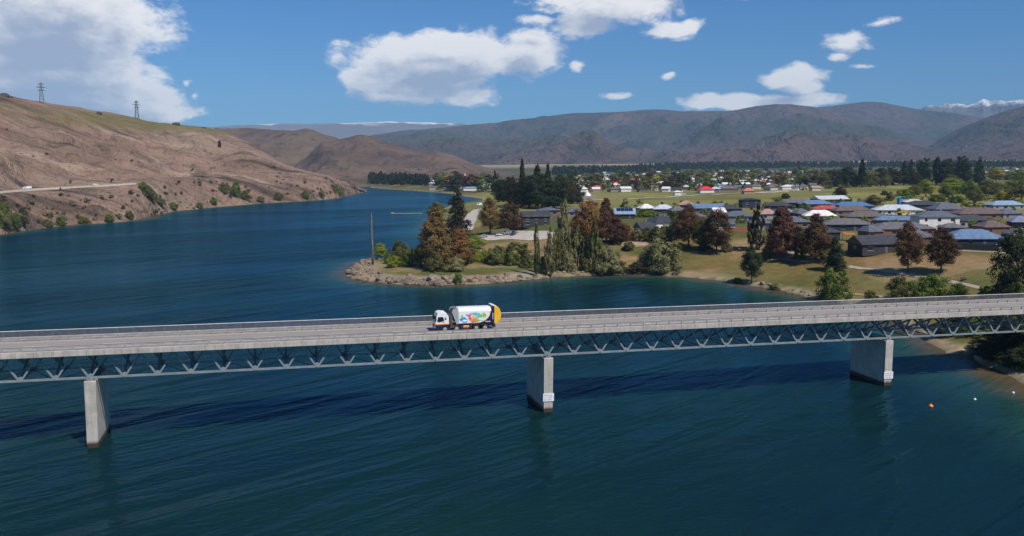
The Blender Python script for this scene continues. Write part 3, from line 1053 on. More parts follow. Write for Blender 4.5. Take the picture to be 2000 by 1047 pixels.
def build_truck():
    i = 13.42
    s = i * BP
    loc = BR @ Vector((s + 3.25, 2.35, 4.03))
    tk = empty('refuse_truck', loc, 0, 'white refuse truck with colourful printed side and yellow tailgate driving over the bridge', 'truck')
    tk.rotation_euler = (BR.to_3x3() @ Matrix.Identity(3)).to_euler()
    W = 1.22
    # chassis and running gear
    MB().box(-4.6, 3.6, -.45, .45, .62, .92).box(-2.7, 3.9, -W + .1, W - .1, .9, 1.06).build('chassis', M['chassis'], tk)
    ty = MB().tube([(0, -.15, 0), (0, -.13, 0), (0, .13, 0), (0, .15, 0)], [.44, .5, .5, .44], 20).mesh('tyre', M['tyre'])
    rm = MB().tube([(0, -.165, 0), (0, -.10, 0)], [.27, .30], 16).tube([(0, -.19, 0), (0, -.165, 0)], [.11, .12], 10).mesh('rim', M['rim'])
    for x in (-3.55, -1.78, 1.22, 2.58):
        for sd in (-1, 1):
            w = inst('wheel', ty, tk, (x, sd * (W - .17), .5))
            inst('rim', rm, w, (0, 0, 0), (0, 0, 0 if sd < 0 else math.pi))
            if x > 0:
                inst('tyre', ty, w, (0, -sd * .33, 0))
    MB().prism([(x, z) for x, z in ((-4.15, 1.02), (-4.1, .75), (-2.95, .75), (-2.95, 1.02))], -W, -W + .3).build('mudguard', M['truck_navy'], tk)
    MB().box(2.05, 3.35, -W + .05, W - .05, 1.06, 1.13).box(.6, 1.85, -W + .05, W - .05, 1.06, 1.13).build('mudguard', M['chassis'], tk)
    # cab: forward control, white, with wind-deflecting roof
    cabp = [(-5.0, 1.12), (-4.98, 1.45), (-4.82, 2.35), (-4.62, 2.86), (-4.2, 3.02), (-3.35, 2.92), (-2.98, 2.35), (-2.92, 1.12)]
    cab = MB().prism(cabp, -W, W).build('cab', M['truck_white'], tk, bevel=.05)
    MB().prism([(-5.02, .48), (-5.0, 1.115), (-4.12, 1.115), (-4.12, .85), (-4.05, .48)], -W - .005, W + .005).build('front_bumper', M['truck_navy'], tk, bevel=.03)
    MB().prism([(-3.0, .62), (-3.0, 1.115), (-2.9, 1.115), (-2.9, .62)], -W, W).build('step_panel', M['truck_navy'], tk)
    MB().box(-5.006, -2.93, -W - .012, -W - .004, 1.16, 1.30).build('orange_stripe', M['truck_orange'], cab)
    MB().prism([(-5.03, 1.62), (-5.018, 1.62), (-4.855, 2.33), (-4.87, 2.33)], -W + .1, W - .1).build('windscreen', M['glass'], cab)
    MB().prism([(-4.72, 1.62), (-4.58, 2.34), (-3.85, 2.34), (-3.68, 1.98), (-3.72, 1.68), (-4.35, 1.54)], -W - .018, -W - .004).build('side_window', M['glass'], cab)
    MB().prism([(-3.52, 1.85), (-3.52, 2.24), (-3.34, 2.24), (-3.34, 1.85)], -W - .018, -W - .004).build('rear_window', M['glass'], cab)
    MB().prism([(-4.72, 1.62), (-4.58, 2.34), (-3.85, 2.34), (-3.68, 1.98), (-3.72, 1.68), (-4.35, 1.54)], W + .004, W + .018).build('side_window', M['glass'], cab)
    MB().box(-5.08, -5.02, -W + .06, -W + .40, .72, .95).build('headlight', M['pr_pale'], cab)
    MB().box(-5.08, -5.02, W - .40, W - .06, .72, .95).build('headlight', M['pr_pale'], cab)
    for sd in (-1, 1):
        MB().box(-5.0, -4.86, sd * (W + .12) - .08, sd * (W + .12) + .08, 1.75, 2.25).bar((-4.88, sd * W, 2.2), (-4.92, sd * (W + .12), 2.2), .04).build('mirror', M['black'], cab)
    # gear between cab and body
    MB().box(-2.8, -2.35, -W + .15, W - .15, 1.06, 2.5).box(-2.75, -2.0, -W + .1, -W + .65, .6, 1.06).build('air_filter', M['dark_metal'], tk, bevel=.04)
    MB().tube([(-2.62, -W + .25, 1.0), (-2.62, -W + .25, 2.75), (-2.5, -W + .25, 2.95)], .09, 8).build('exhaust', M['dark_metal'], tk)
    MB().box(-2.3, -1.62, -W + .2, W - .2, 2.75, 3.38).build('hopper_ram', M['dark_metal'], tk, bevel=.06)
    MB().prism([(-2.5, 3.0), (-2.3, 3.45), (-1.55, 3.5), (-1.45, 1.3), (-1.8, 1.15), (-2.1, 2.0)], -W + .02, -W + .12).build('front_frame', M['rim'], tk)
    MB().prism([(-2.5, 3.0), (-2.3, 3.45), (-1.55, 3.5), (-1.45, 1.3), (-1.8, 1.15), (-2.1, 2.0)], W - .12, W - .02).build('front_frame', M['rim'], tk)
    # compactor body
    sec = [(-W, 1.14), (-W, 2.95)]
    for k in range(1, 8):
        a_ = math.pi / 2 * k / 8
        sec.append((-W + .62 * (1 - math.cos(a_)), 2.95 + .62 * math.sin(a_)))
    sec += [(-W + .62, 3.57)]
    sec = sec + [(-y_, z_) for y_, z_ in reversed(sec)]
    bb = MB()
    ns_ = len(sec)
    for x_, q_ in ((-1.62, .93), (-1.45, 1.0), (3.40, 1.0), (3.55, .97)):
        bb.v += [(x_, y_ * q_, 1.14 + (z_ - 1.14) * q_) for y_, z_ in sec]
    for r_ in range(3):
        for k in range(ns_):
            k2 = (k + 1) % ns_
            bb.f.append((r_ * ns_ + k, r_ * ns_ + k2, (r_ + 1) * ns_ + k2, (r_ + 1) * ns_ + k))
    bb.f += [tuple(range(ns_)), tuple(range(3 * ns_, 4 * ns_))]
    body = bb.build('compactor_body', M['truck_white'], tk)
    # navy quarter behind the sweeping edge
    arc = []
    for k in range(13):
        a = math.pi / 2 * k / 12
        arc.append((1.3 + 2.15 * math.sin(a), 1.22 + 1.74 * (1 - math.cos(a))))
    MB().prism([(-1.5, 1.145), (-1.5, 1.22)] + arc + [(3.54, 2.96), (3.54, 1.145)], -W - .014, -W - .004).build('side_panel_navy', M['truck_navy'], body)
    v, f = [], []
    arc2 = [(-1.5, 1.22)] + arc
    for q, (x, z) in enumerate(arc2):
        nx = -math.sin(math.pi / 2 * max(q - 1, 0) / 12)
        nz = math.cos(math.pi / 2 * max(q - 1, 0) / 12)
        v += [(x, -W - .022, z), (x + nx * .09, -W - .022, z + nz * .09)]
    f = [(2 * q, 2 * q + 2, 2 * q + 3, 2 * q + 1) for q in range(len(arc2) - 1)]
    mb = MB()
    mb.v, mb.f = v, f
    mb.build('orange_trim', M['truck_orange'], body)

    def blob(cx, cz, rx, rz, mat, k=0, wob=.18, ang0=0):
        pts = []
        rr = random.Random(k)
        ph = [rr.uniform(0, 6.28) for _ in range(3)]
        for q in range(22):
            a = 2 * math.pi * q / 22
            s_ = 1 + wob * math.sin(3 * a + ph[0]) + wob * .5 * math.sin(5 * a + ph[1])
            pts.append((cx + rx * s_ * math.cos(a), -W - .006 - .0012 * (k % 12), cz + rz * s_ * math.sin(a)))
        MB().poly(pts).build('printed_graphic', M[mat], body)
    for k, g in enumerate([(-.62, 1.78, .62, .42, 'pr_blue'), (-.5, 1.66, .42, .16, 'pr_pale'), (.10, 2.42, .36, .36, 'pr_pink'), (.02, 2.62, .18, .12, 'truck_white'), (1.05, 2.58, .50, .26, 'pr_cyan'), (.9, 2.1, .72, .28, 'pr_yellow'),
                           (.82, 1.66, .62, .28, 'pr_orange'), (1.0, 1.48, .34, .12, 'pr_red'), (1.75, 2.25, .36, .42, 'pr_green'), (1.72, 1.80, .38, .26, 'pr_pale'), (1.5, 1.62, .3, .16, 'pr_green'), (2.40, 2.42, .34, .28, 'pr_green'), (2.0, 2.72, .30, .16, 'pr_pale'), (-.55, 2.55, .2, .16, 'pr_pale'), (2.45, 2.05, .22, .15, 'pr_yellow')]):
        blob(*g, k=k)
    for k, g in enumerate([(.42, 2.72, .22, .12, 'pr_yellow'), (1.45, 2.15, .22, .2, 'pr_cyan'), (.25, 1.95, .26, .18, 'pr_pink'), (-.2, 2.05, .22, .16, 'pr_pale'), (1.35, 1.42, .22, .1, 'pr_yellow'), (2.05, 1.62, .2, .14, 'pr_cyan'), (-.95, 2.25, .2, .22, 'pr_green'), (.6, 1.42, .2, .1, 'pr_blue')]):
        blob(*g, k=k + 20)
    tl = MB()
    for k in range(9):
        tl.box(2.62 + k * .09, 2.68 + k * .09, -W - .021, -W - .016, 1.34, 1.46 + .04 * (k % 3 == 0))
    tl.build('printed_lettering', M['truck_white'], body)
    for x_ in (-1.40, 3.30):
        MB().box(x_ - .015, x_ + .015, -W - .005, -W + .02, 1.3, 2.9).build('panel_seam', M['rim'], body)
    for z_ in (1.75, 2.0, 2.25, 2.5):
        MB().box(3.70, 3.82, -W - .052, -W - .044, z_, z_ + .16).build('printed_lettering', M['pr_pale'], tk)
    MB().box(-4.72, -4.70, -W - .016, -W - .004, 1.32, 2.3).box(-3.62, -3.60, -W - .016, -W - .004, 1.32, 2.3).build('door_seam', M['rim'], cab)
    MB().box(-3.85, -3.68, -W - .05, -W - .004, 1.48, 1.54).build('door_handle', M['black'], cab)
    for x_ in (-.6, .5, 1.6, 2.7):
        MB().box(x_ - .04, x_ + .04, -W + .5, W - .5, 3.57, 3.62).build('roof_rib', M['truck_white'], body)
    # tailgate: barrel-backed yellow hopper with a dark frame
    MB().prism([(3.56, .95), (3.56, 3.62), (3.68, 3.76), (3.96, 3.70), (3.96, .95)], -W - .04, W + .04).build('tailgate_frame', M['truck_navy'], tk, bevel=.03)
    MB().prism([(3.62, 3.785), (3.75, 3.86), (4.25, 3.72), (4.15, 3.66)], -W + .1, W - .1).build('tailgate_cap', M['truck_white'], tk)
    tp = [(3.965, 1.15), (4.5, 1.12), (4.8, 1.35), (4.98, 1.8), (5.05, 2.3), (4.98, 2.8), (4.8, 3.25), (4.5, 3.6), (4.25, 3.68), (3.965, 3.64)]
    MB().prism(tp, -W - .02, W + .02).build('tailgate', M['truck_yellow'], tk, bevel=.05)
    for sd in (-1, 1):
        MB().box(4.55, 4.75, sd * (W + .025) - .02, sd * (W + .025) + .02, 1.45, 1.6).build('tail_light', M['pr_red'], tk)
    MB().box(3.9, 4.2, -W + .1, W - .1, .45, .95).build('rear_step', M['chassis'], tk)
    # side tank and toolbox below
    MB().tube([(-.75, -W + .32, .72), (.12, -W + .32, .72)], .29, 14).build('hydraulic_tank', M['truck_orange'], tk, smooth=False)
    MB().box(-1.15, -.85, -W + .08, -W + .6, .45, 1.0).build('toolbox', M['chassis'], tk, bevel=.02)
    MB().box(.25, .55, -W + .08, -W + .5, .5, 1.0).build('battery_box', M['chassis'], tk, bevel=.02)


build_truck()
# ------------------------------------------------------------------ foliage
def leaf_material(name, c0, c1, c2):
    m, t, b = mat_new(name)
    v = t.node('ShaderNodeAttribute', attribute_name='var')
    r = t.node('ShaderNodeObjectInfo').outputs['Random']
    s = t.sep(v.outputs['Vector'])
    c = t.mix(s[0], rgba(c0), rgba(c1))
    c = t.mix(t.math('MULTIPLY', t.ramp(s[1], .55, 1.0), .8), c, rgba(c2))
    k = t.math('ADD', t.math('MULTIPLY', r, .35), .82)
    c = t.mix(1.0, c, t.comb(k, k, k), 'MULTIPLY')
    t.put(b.inputs['Base Color'], c)
    b.inputs['Roughness'].default_value = .8
    b.inputs['Specular IOR Level'].default_value = .2
    tr = t.node('ShaderNodeBsdfTranslucent')
    t.put(tr.inputs['Color'], c)
    mx = t.node('ShaderNodeMixShader')
    mx.inputs[0].default_value = .30
    t.put(mx.inputs[1], b.outputs[0])
    t.put(mx.inputs[2], tr.outputs[0])
    t.put(t.n['Material Output'].inputs[0], mx.outputs[0])
    return m


L = {
    'brown': leaf_material('copper_brown_leaves', (0.060, 0.036, 0.022), (0.121, 0.067, 0.037), (0.145, 0.081, 0.034)),
    'redbrown': leaf_material('red_brown_leaves', (0.069, 0.034, 0.025), (0.133, 0.060, 0.040), (0.156, 0.077, 0.040)),
    'gold': leaf_material('bronze_olive_leaves', (0.135, 0.095, 0.035), (0.261, 0.167, 0.051), (0.295, 0.191, 0.063)),
    'rust': leaf_material('rust_orange_leaves', (0.156, 0.083, 0.032), (0.295, 0.147, 0.048), (0.234, 0.181, 0.055)),
    'dark': leaf_material('dark_evergreen_needles', (0.016, 0.029, 0.015), (0.039, 0.059, 0.026), (0.056, 0.069, 0.029)),
    'darkbrown': leaf_material('dark_brown_needles', (0.032, 0.028, 0.014), (0.063, 0.051, 0.025), (0.086, 0.065, 0.030)),
    'olive': leaf_material('olive_leaves', (0.078, 0.090, 0.027), (0.171, 0.171, 0.051), (0.209, 0.191, 0.063)),
    'green': leaf_material('fresh_green_leaves', (0.063, 0.101, 0.019), (0.147, 0.200, 0.038), (0.225, 0.261, 0.045)),
    'bright': leaf_material('bright_spring_leaves', (0.129, 0.181, 0.026), (0.268, 0.312, 0.045), (0.347, 0.347, 0.051)),
    'pale': leaf_material('pale_grey_green_leaves', (0.153, 0.156, 0.066), (0.261, 0.246, 0.106), (0.303, 0.268, 0.129)),
    'grey': leaf_material('grey_twigs', (0.098, 0.083, 0.069), (0.156, 0.133, 0.114), (0.127, 0.115, 0.081)),
    'yellow': leaf_material('yellow_green_leaves', (0.191, 0.181, 0.026), (0.363, 0.312, 0.035), (0.450, 0.330, 0.035)),
}
M['bark'] = simple('grey_brown_bark', (.115, .088, .068), .9, .3, 2.5, .4)
M['bark_pale'] = simple('weathered_bare_wood', (.20, .165, .14), .9, .25, 2.0, .4)


def env(kind, t):
    """crown radius over relative crown height, unit widest 1"""
    if kind == 'oval':
        return np.sin(np.pi * np.clip(t, 0, 1) ** .72) ** .62
    if kind == 'larch':
        return np.sin(np.pi * np.clip(t * .97 + .03, 0, 1) ** .52) ** .95
    if kind == 'cone':
        return (1 - t) ** .85 * (.45 + .55 * sstep(t, 0, .12)) + .02
    if kind == 'spire':
        return ((1 - t) ** .7) * (.5 + .5 * sstep(t, 0, .1)) + .03
    if kind == 'poplar':
        return np.sin(np.pi * np.clip(t * .96 + .02, 0, 1) ** .62) ** .55
    if kind == 'bush':
        return np.sqrt(np.clip(1 - (t * .98) ** 2, 0, 1)) * (.75 + .25 * sstep(t, 0, .25))
    if kind == 'pine':
        return np.sin(np.pi * np.clip(t * .9 + .08, 0, 1) ** .8) ** .45
    return np.sin(np.pi * t)


KINDS = {  # crown base, clumps, leaves each, clump size, leaf size, width/height the prototype is drawn at
    'larch': (.07, 120, 85, .14, .0165, .32), 'oval': (.13, 110, 85, .15, .0165, .34), 'cone': (.03, 130, 70, .11, .0145, .22), 'spire': (.04, 90, 70, .09, .0135, .13),
    'poplar': (.05, 95, 80, .060, .0115, .11), 'bush': (.0, 80, 90, .21, .029, .62), 'pine': (.05, 100, 85, .16, .018, .33),
}


def crown_mesh(kind, seed, low=False):
    rg = np.random.default_rng(seed)
    base, nc, nl, cs, ls, wr = KINDS[kind]
    if low:
        nc, nl, ls, cs = max(14, nc // 4), 16, ls * 3.6, cs * 1.25
    ts = []
    while len(ts) < nc:
        t = rg.uniform(0.02, .98)
        if rg.uniform() < env(kind, np.array(t)) * .8 + .2:
            ts.append(t)
    ts = np.array(ts)
    a = rg.uniform(0, 2 * np.pi, nc)
    # uneven outline: lobes that stand out or fall back
    lob = 1 + .20 * np.sin(2 * a + rg.uniform(0, 6)) + .16 * np.sin(3 * a + 9 * ts + rg.uniform(0, 6))
    rad = env(kind, ts) * (1 - .62 * rg.uniform(0, 1, nc) ** 1.6) * lob
    cx, cy = np.cos(a) * rad * wr * .86, np.sin(a) * rad * wr * .86
    cz = base + (1 - base) * (ts * .95 + .01)
    csz = cs * rg.uniform(.6, 1.25, nc) * (.45 + .55 * env(kind, ts))
    P, V, G = [], [], []
    for k in range(nc):
        n = nl
        g = rg.normal(size=(n, 3))
        g /= np.linalg.norm(g, axis=1)[:, None]
        G.append(g.copy())
        g *= (rg.uniform(0, 1, n) ** .45)[:, None] * csz[k]
        sq = np.array([wr * 2.4 if kind in ('poplar', 'spire') else .85, wr * 2.4 if kind in ('poplar', 'spire') else .85, 1.5 if kind in ('poplar', 'spire') else .62])
        if kind == 'cone':
            sq = np.array([.9, .9, .5])
        c = g * sq + np.array([cx[k], cy[k], cz[k]])
        if kind in ('cone',):
            c[:, 2] -= .35 * np.hypot(g[:, 0], g[:, 1])
        P.append(c)
        V.append(np.stack([np.clip(rg.normal(.5, .16, n) + rg.normal(0, .2), 0, 1), np.full(n, rg.uniform()), np.zeros(n)], 1))
    P = np.concatenate(P)
    V = np.concatenate(V)
    P[:, 2] = np.clip(P[:, 2], .004, 1.0)
    n = len(P)
    # leaves face roughly outwards from their clump and from the crown
    G = np.concatenate(G)
    ax = np.stack([P[:, 0], P[:, 1], (P[:, 2] - (base + (1 - base) * .42)) * .7], 1)
    ax /= np.linalg.norm(ax, axis=1)[:, None] + 1e-9
    nn = 1.0 * G + .7 * ax + np.array([0, 0, .25]) + .42 * rg.normal(size=(n, 3))
    nn /= np.linalg.norm(nn, axis=1)[:, None] + 1e-9
    u = rg.normal(size=(n, 3))
    u -= (u * nn).sum(1)[:, None] * nn
    u /= np.linalg.norm(u, axis=1)[:, None]
    w = np.cross(nn, u)
    sz = ls * rg.uniform(.6, 1.3, n)[:, None]
    q = np.stack([P + u * sz, P + w * sz * .62, P - u * sz, P - w * sz * .62], 1).reshape(-1, 3)
    me = arr_mesh('crown', q, np.arange(4 * n).reshape(-1, 4))
    at_ = me.attributes.new('var', 'FLOAT_VECTOR', 'POINT')
    at_.data.foreach_set('vector', np.repeat(V, 4, 0).astype(np.float32).ravel())
    me.materials.append(L['green'])
    return me, np.stack([cx, cy, cz], 1)


def trunk_mesh(kind, tips, seed, low=False):
    rg = random.Random(seed)
    base, nc, nl, cs, ls, wr = KINDS[kind]
    mb = MB()
    top = {'larch': .85, 'oval': .72, 'cone': .9, 'spire': .93, 'poplar': .9, 'bush': .4, 'pine': .75}[kind]
    r0 = {'larch': .018, 'oval': .020, 'cone': .020, 'spire': .018, 'poplar': .014, 'bush': .02, 'pine': .022}[kind]
    ns = 5
    pts = [(rg.uniform(-.01, .01) * (k > 0), rg.uniform(-.01, .01) * (k > 0), top * k / ns - (.02 if k == 0 else 0)) for k in range(ns + 1)]
    mb.tube(pts, [r0 * (1.35 if k == 0 else 1 - .8 * k / ns) for k in range(ns + 1)], 5 if low else 8, True)
    if not low:
        idx = list(range(len(tips)))
        rg.shuffle(idx)
        for j in idx[:16 if kind != 'poplar' else 8]:
            tx, ty, tz = tips[j]
            z0 = max(base * .8 + .02, min(top * .95, tz - .5 * math.hypot(tx, ty) - .05))
            mb.tube([(0, 0, z0), (tx * .5, ty * .5, z0 + (tz - z0) * .55), (tx * .95, ty * .95, tz)], [r0 * .42, r0 * .28, r0 * .08], 5, False)
    return mb.mesh('trunk', M['bark'], True)


PROTO = {}


def proto(kind, var, low):
    key = (kind, var, low)
    if key not in PROTO:
        c, tips = crown_mesh(kind, 100 + var * 7 + len(kind), low)
        PROTO[key] = (c, trunk_mesh(kind, tips, 50 + var, low))
    return PROTO[key]


_tn = [0]


def tree(name, p, height, width, kind, leaf, label, group=None, low=False, cat=None, bare=False):
    k = _tn[0] = _tn[0] + 1
    rr = random.Random(k * 31)
    c, tr = proto(kind, k % 3, low)
    o = empty(name, (p[0], p[1], p[2] - .05), rr.uniform(0, 6.28), label, cat or ('tree' if kind != 'bush' else 'shrub'), group)
    wr = KINDS[kind][5]
    sx = width / (2 * wr)
    inst('crown' if kind != 'bush' else 'foliage', c, o, (0, 0, 0), (0, 0, 0), (sx, sx * rr.uniform(.9, 1.1), height), L[leaf])
    inst('trunk' if kind != 'bush' else 'stem', tr, o, (0, 0, 0), (0, 0, 0), (max(sx, height * .6), max(sx, height * .6), height) if kind != 'bush' else (sx, sx, height))
    return o


def ptree(name, bx, by, ty, w, kind, leaf, label, group=None, low=False):
    p = hit(bx, by)
    s = ppm(p)
    return tree(name, p, (by - ty) / s / math.cos(PIT) * 1.02, w / s, kind, leaf, label, group, low)


NEAR = [
    # on the low point
    ('green_tree', 744, 506, 473, 28, 'oval', 'bright', 'small bright green round tree just right of the bare grey spire'),
    ('willow_bush', 783, 514, 470, 48, 'bush', 'olive', 'rounded olive willow bush on the point, left of the bronze tree'),
    ('green_shrub', 770, 522, 498, 34, 'bush', 'bright', 'low bright green shrub at the front of the rocky point'),
    ('green_shrub', 797, 520, 488, 36, 'bush', 'green', 'mid green shrub between the bright shrub and the bronze tree'),
    ('green_shrub', 822, 521, 480, 36, 'bush', 'olive', 'olive shrub at the left foot of the bronze tree'),
    ('bronze_tree', 853, 522, 404, 88, 'larch', 'gold', 'tall bronze-olive tree, largest on the rocky point'),
    ('bronze_tree', 899, 519, 438, 62, 'larch', 'rust', 'rusty orange tree close right of the tallest bronze tree on the point'),
    ('olive_shrub', 850, 530, 492, 46, 'bush', 'olive', 'olive shrub in front of the tallest bronze tree'),
    ('olive_shrub', 890, 531, 500, 40, 'bush', 'pale', 'pale olive shrub in front of the rusty orange tree'),
    ('green_shrub', 895, 554, 533, 22, 'bush', 'green', 'small green shrub growing from the rocks at the water'),
    ('conifer', 893, 462, 361, 52, 'cone', 'darkbrown', 'dark brown pointed conifer behind the point, by the inlet'),
    ('leafy_tree', 853, 431, 393, 40, 'oval', 'olive', 'olive round tree left of the dark brown conifer'),
    ('leafy_tree', 836, 472, 430, 26, 'oval', 'gold', 'small golden tree at the left edge of the inlet shore'),
    ('leafy_tree', 928, 490, 458, 40, 'oval', 'bright', 'bright green small tree behind the low spit'),
    ('leafy_tree', 957, 457, 384, 46, 'oval', 'gold', 'golden brown tree beside the pale gravel car park'),
    ('leafy_tree', 997, 457, 392, 48, 'oval', 'brown', 'copper brown tree in front of the charcoal house'),
    ('green_shrub', 932, 512, 486, 26, 'bush', 'bright', 'bright green shrub on the spit right of the rusty tree'),
    ('olive_tree', 972, 516, 478, 52, 'bush', 'olive', 'spreading olive tree in the middle of the spit'),
    ('olive_tree', 1010, 517, 470, 62, 'bush', 'olive', 'wide olive tree left of the pale poplars'),
    ('green_shrub', 998, 519, 490, 24, 'bush', 'green', 'small green shrub between the two spreading olive trees'),
    ('poplar', 1048, 540, 436, 17, 'poplar', 'olive', 'thin leaning poplar, leftmost of the poplars at the shore'),
    ('poplar', 1074, 541, 440, 22, 'poplar', 'pale', 'pale poplar second from the left along the shore'),
    ('poplar', 1101, 527, 383, 34, 'poplar', 'pale', 'tallest pale green poplar, in the middle of the poplar row'),
    ('poplar', 1086, 530, 446, 20, 'poplar', 'olive', 'short olive poplar tucked left of the tallest poplar'),
    ('poplar', 1127, 524, 440, 28, 'poplar', 'pale', 'broad pale poplar right of the tallest poplar'),
    ('poplar', 1141, 526, 462, 20, 'poplar', 'olive', 'short poplar between the broad pale one and the rightmost poplar'),
    ('poplar', 1161, 530, 428, 24, 'poplar', 'olive', 'rightmost poplar of the row at the shore'),
    ('rust_tree', 1149, 478, 386, 66, 'oval', 'rust', 'rust orange tree behind the poplars'),
    ('red_brown_tree', 1184, 474, 384, 62, 'larch', 'redbrown', 'tall red-brown tree right of the rust orange tree'),
    ('red_brown_tree', 1204, 474, 420, 48, 'larch', 'brown', 'dark brown tree leaning on the tall red-brown tree'),
    ('red_brown_tree', 1132, 476, 412, 42, 'oval', 'redbrown', 'small red-brown tree behind the tallest poplar'),
    ('evergreen_shrub', 1150, 502, 458, 40, 'oval', 'dark', 'dark green evergreen below the rust orange tree'),
    ('willow', 1190, 538, 478, 58, 'bush', 'pale', 'pale grey-green willow at the waterline right of the poplars'),
    ('willow', 1294, 531, 464, 78, 'bush', 'pale', 'large pale green willow on the grass slope near the water'),
    ('willow', 1262, 524, 482, 42, 'bush', 'pale', 'smaller pale willow joined to the left of the large willow'),
    ('dark_shrub', 1247, 533, 510, 42, 'bush', 'darkbrown', 'dark low shrub at the shore left of the large willow'),
    ('dark_shrub', 1292, 533, 513, 36, 'bush', 'dark', 'dark low shrub under the large pale willow'),
    ('leafy_tree', 1345, 484, 397, 56, 'oval', 'brown', 'brown round-headed tree on a bare trunk in the park'),
    ('leafy_tree', 1322, 478, 420, 40, 'oval', 'olive', 'olive-brown tree left behind the round-headed brown tree'),
    ('leafy_tree', 1399, 494, 404, 62, 'oval', 'brown', 'dark brown tree right of the round-headed brown tree'),
    ('leafy_tree', 1372, 487, 425, 40, 'oval', 'olive', 'olive tree between the two brown park trees'),
    ('dark_shrub', 1376, 490, 467, 28, 'bush', 'dark', 'dark bush at the foot of the two brown park trees'),
    ('conifer', 1477, 488, 398, 34, 'poplar', 'darkbrown', 'dark narrow column-shaped conifer in front of the red fence'),
    ('conifer', 1468, 552, 478, 46, 'oval', 'dark', 'dark green bushy conifer standing close to the bay shore'),
    ('green_shrub', 1441, 553, 541, 22, 'bush', 'green', 'little green shrub left of the dark shore conifer'),
    ('brown_tree', 1526, 504, 392, 76, 'larch', 'redbrown', 'tallest brown tree in front of the houses'),
    ('brown_tree', 1592, 509, 414, 74, 'larch', 'brown', 'wide brown tree between the tallest brown tree and a dark conifer'),
    ('brown_tree', 1553, 502, 440, 46, 'oval', 'darkbrown', 'low dark brown tree filling the gap between two large brown trees'),
    ('conifer', 1631, 528, 453, 46, 'cone', 'dark', 'dark green cone-shaped conifer right of the wide brown tree'),
    ('brown_tree', 1773, 533, 431, 62, 'oval', 'brown', 'left one of two brown trees with bare trunks on the lawn'),
    ('brown_tree', 1838, 532, 444, 62, 'oval', 'brown', 'right one of two brown trees with bare trunks on the lawn'),
    ('green_shrub', 1628, 586, 522, 62, 'bush', 'green', 'bright leafy bush at the shore just above the bridge rail'),
    ('green_shrub', 1760, 592, 540, 66, 'bush', 'olive', 'left half of the long green bush behind the bridge rail'),
    ('green_shrub', 1822, 594, 533, 88, 'bush', 'green', 'right, larger half of the long green bush behind the bridge rail'),
    ('pine', 1984, 590, 442, 84, 'pine', 'dark', 'big dark pine at the right edge above the bridge'),
    ('green_shrub', 1958, 594, 552, 56, 'bush', 'dark', 'dark green bush at the foot of the big right pine'),
    ('green_shrub', 1996, 598, 548, 50, 'bush', 'green', 'green bush right under the big pine at the picture edge'),
    # gardens between park and houses
    ('garden_shrub', 1222, 470, 434, 30, 'bush', 'rust', 'round reddish shrub left of the grey and white house'),
    ('garden_shrub', 1243, 470, 446, 34, 'bush', 'pale', 'pale grey-green shrub in front of the grey and white house'),
    ('garden_shrub', 1268, 470, 442, 36, 'bush', 'olive', 'olive shrub in front of the white wall of the grey and white house'),
    ('garden_shrub', 1293, 474, 438, 46, 'bush', 'olive', 'big olive shrub right of the grey and white house'),
    ('garden_shrub', 1261, 424, 407, 50, 'bush', 'green', 'green hedge-like bush behind the grey and white house'),
    ('garden_shrub', 1717, 492, 478, 30, 'bush', 'darkbrown', 'brown-green shrub in front of the charcoal gabled house'),
    ('garden_shrub', 1690, 497, 485, 30, 'bush', 'olive', 'low olive shrub beside the charcoal gabled house'),
    ('garden_shrub', 1663, 400, 384, 0.1, 'bush', 'olive', 'x'),
    ('garden_tree', 1707, 404, 380, 34, 'oval', 'olive', 'round olive tree behind the silver-roofed house'),
    ('garden_tree', 1641, 388, 364, 27, 'oval', 'darkbrown', 'round dark tree at the field edge behind the pale steel roof'),
    ('garden_shrub', 1534, 388, 377, 22, 'bush', 'dark', 'dark blue-green shrub in the field above the houses'),
    ('garden_shrub', 1572, 412, 396, 28, 'bush', 'green', 'dark green shrub between the slate roof and red roof'),
    ('garden_shrub', 1666, 430, 419, 28, 'bush', 'green', 'green shrub on the ridge line between two brown roofs'),
    ('garden_shrub', 1438, 412, 398, 12, 'bush', 'yellow', 'small yellow-green shrub in front of the slate roof'),
]
for it in NEAR:
    if it[-1] != 'x':
        ptree(*it)


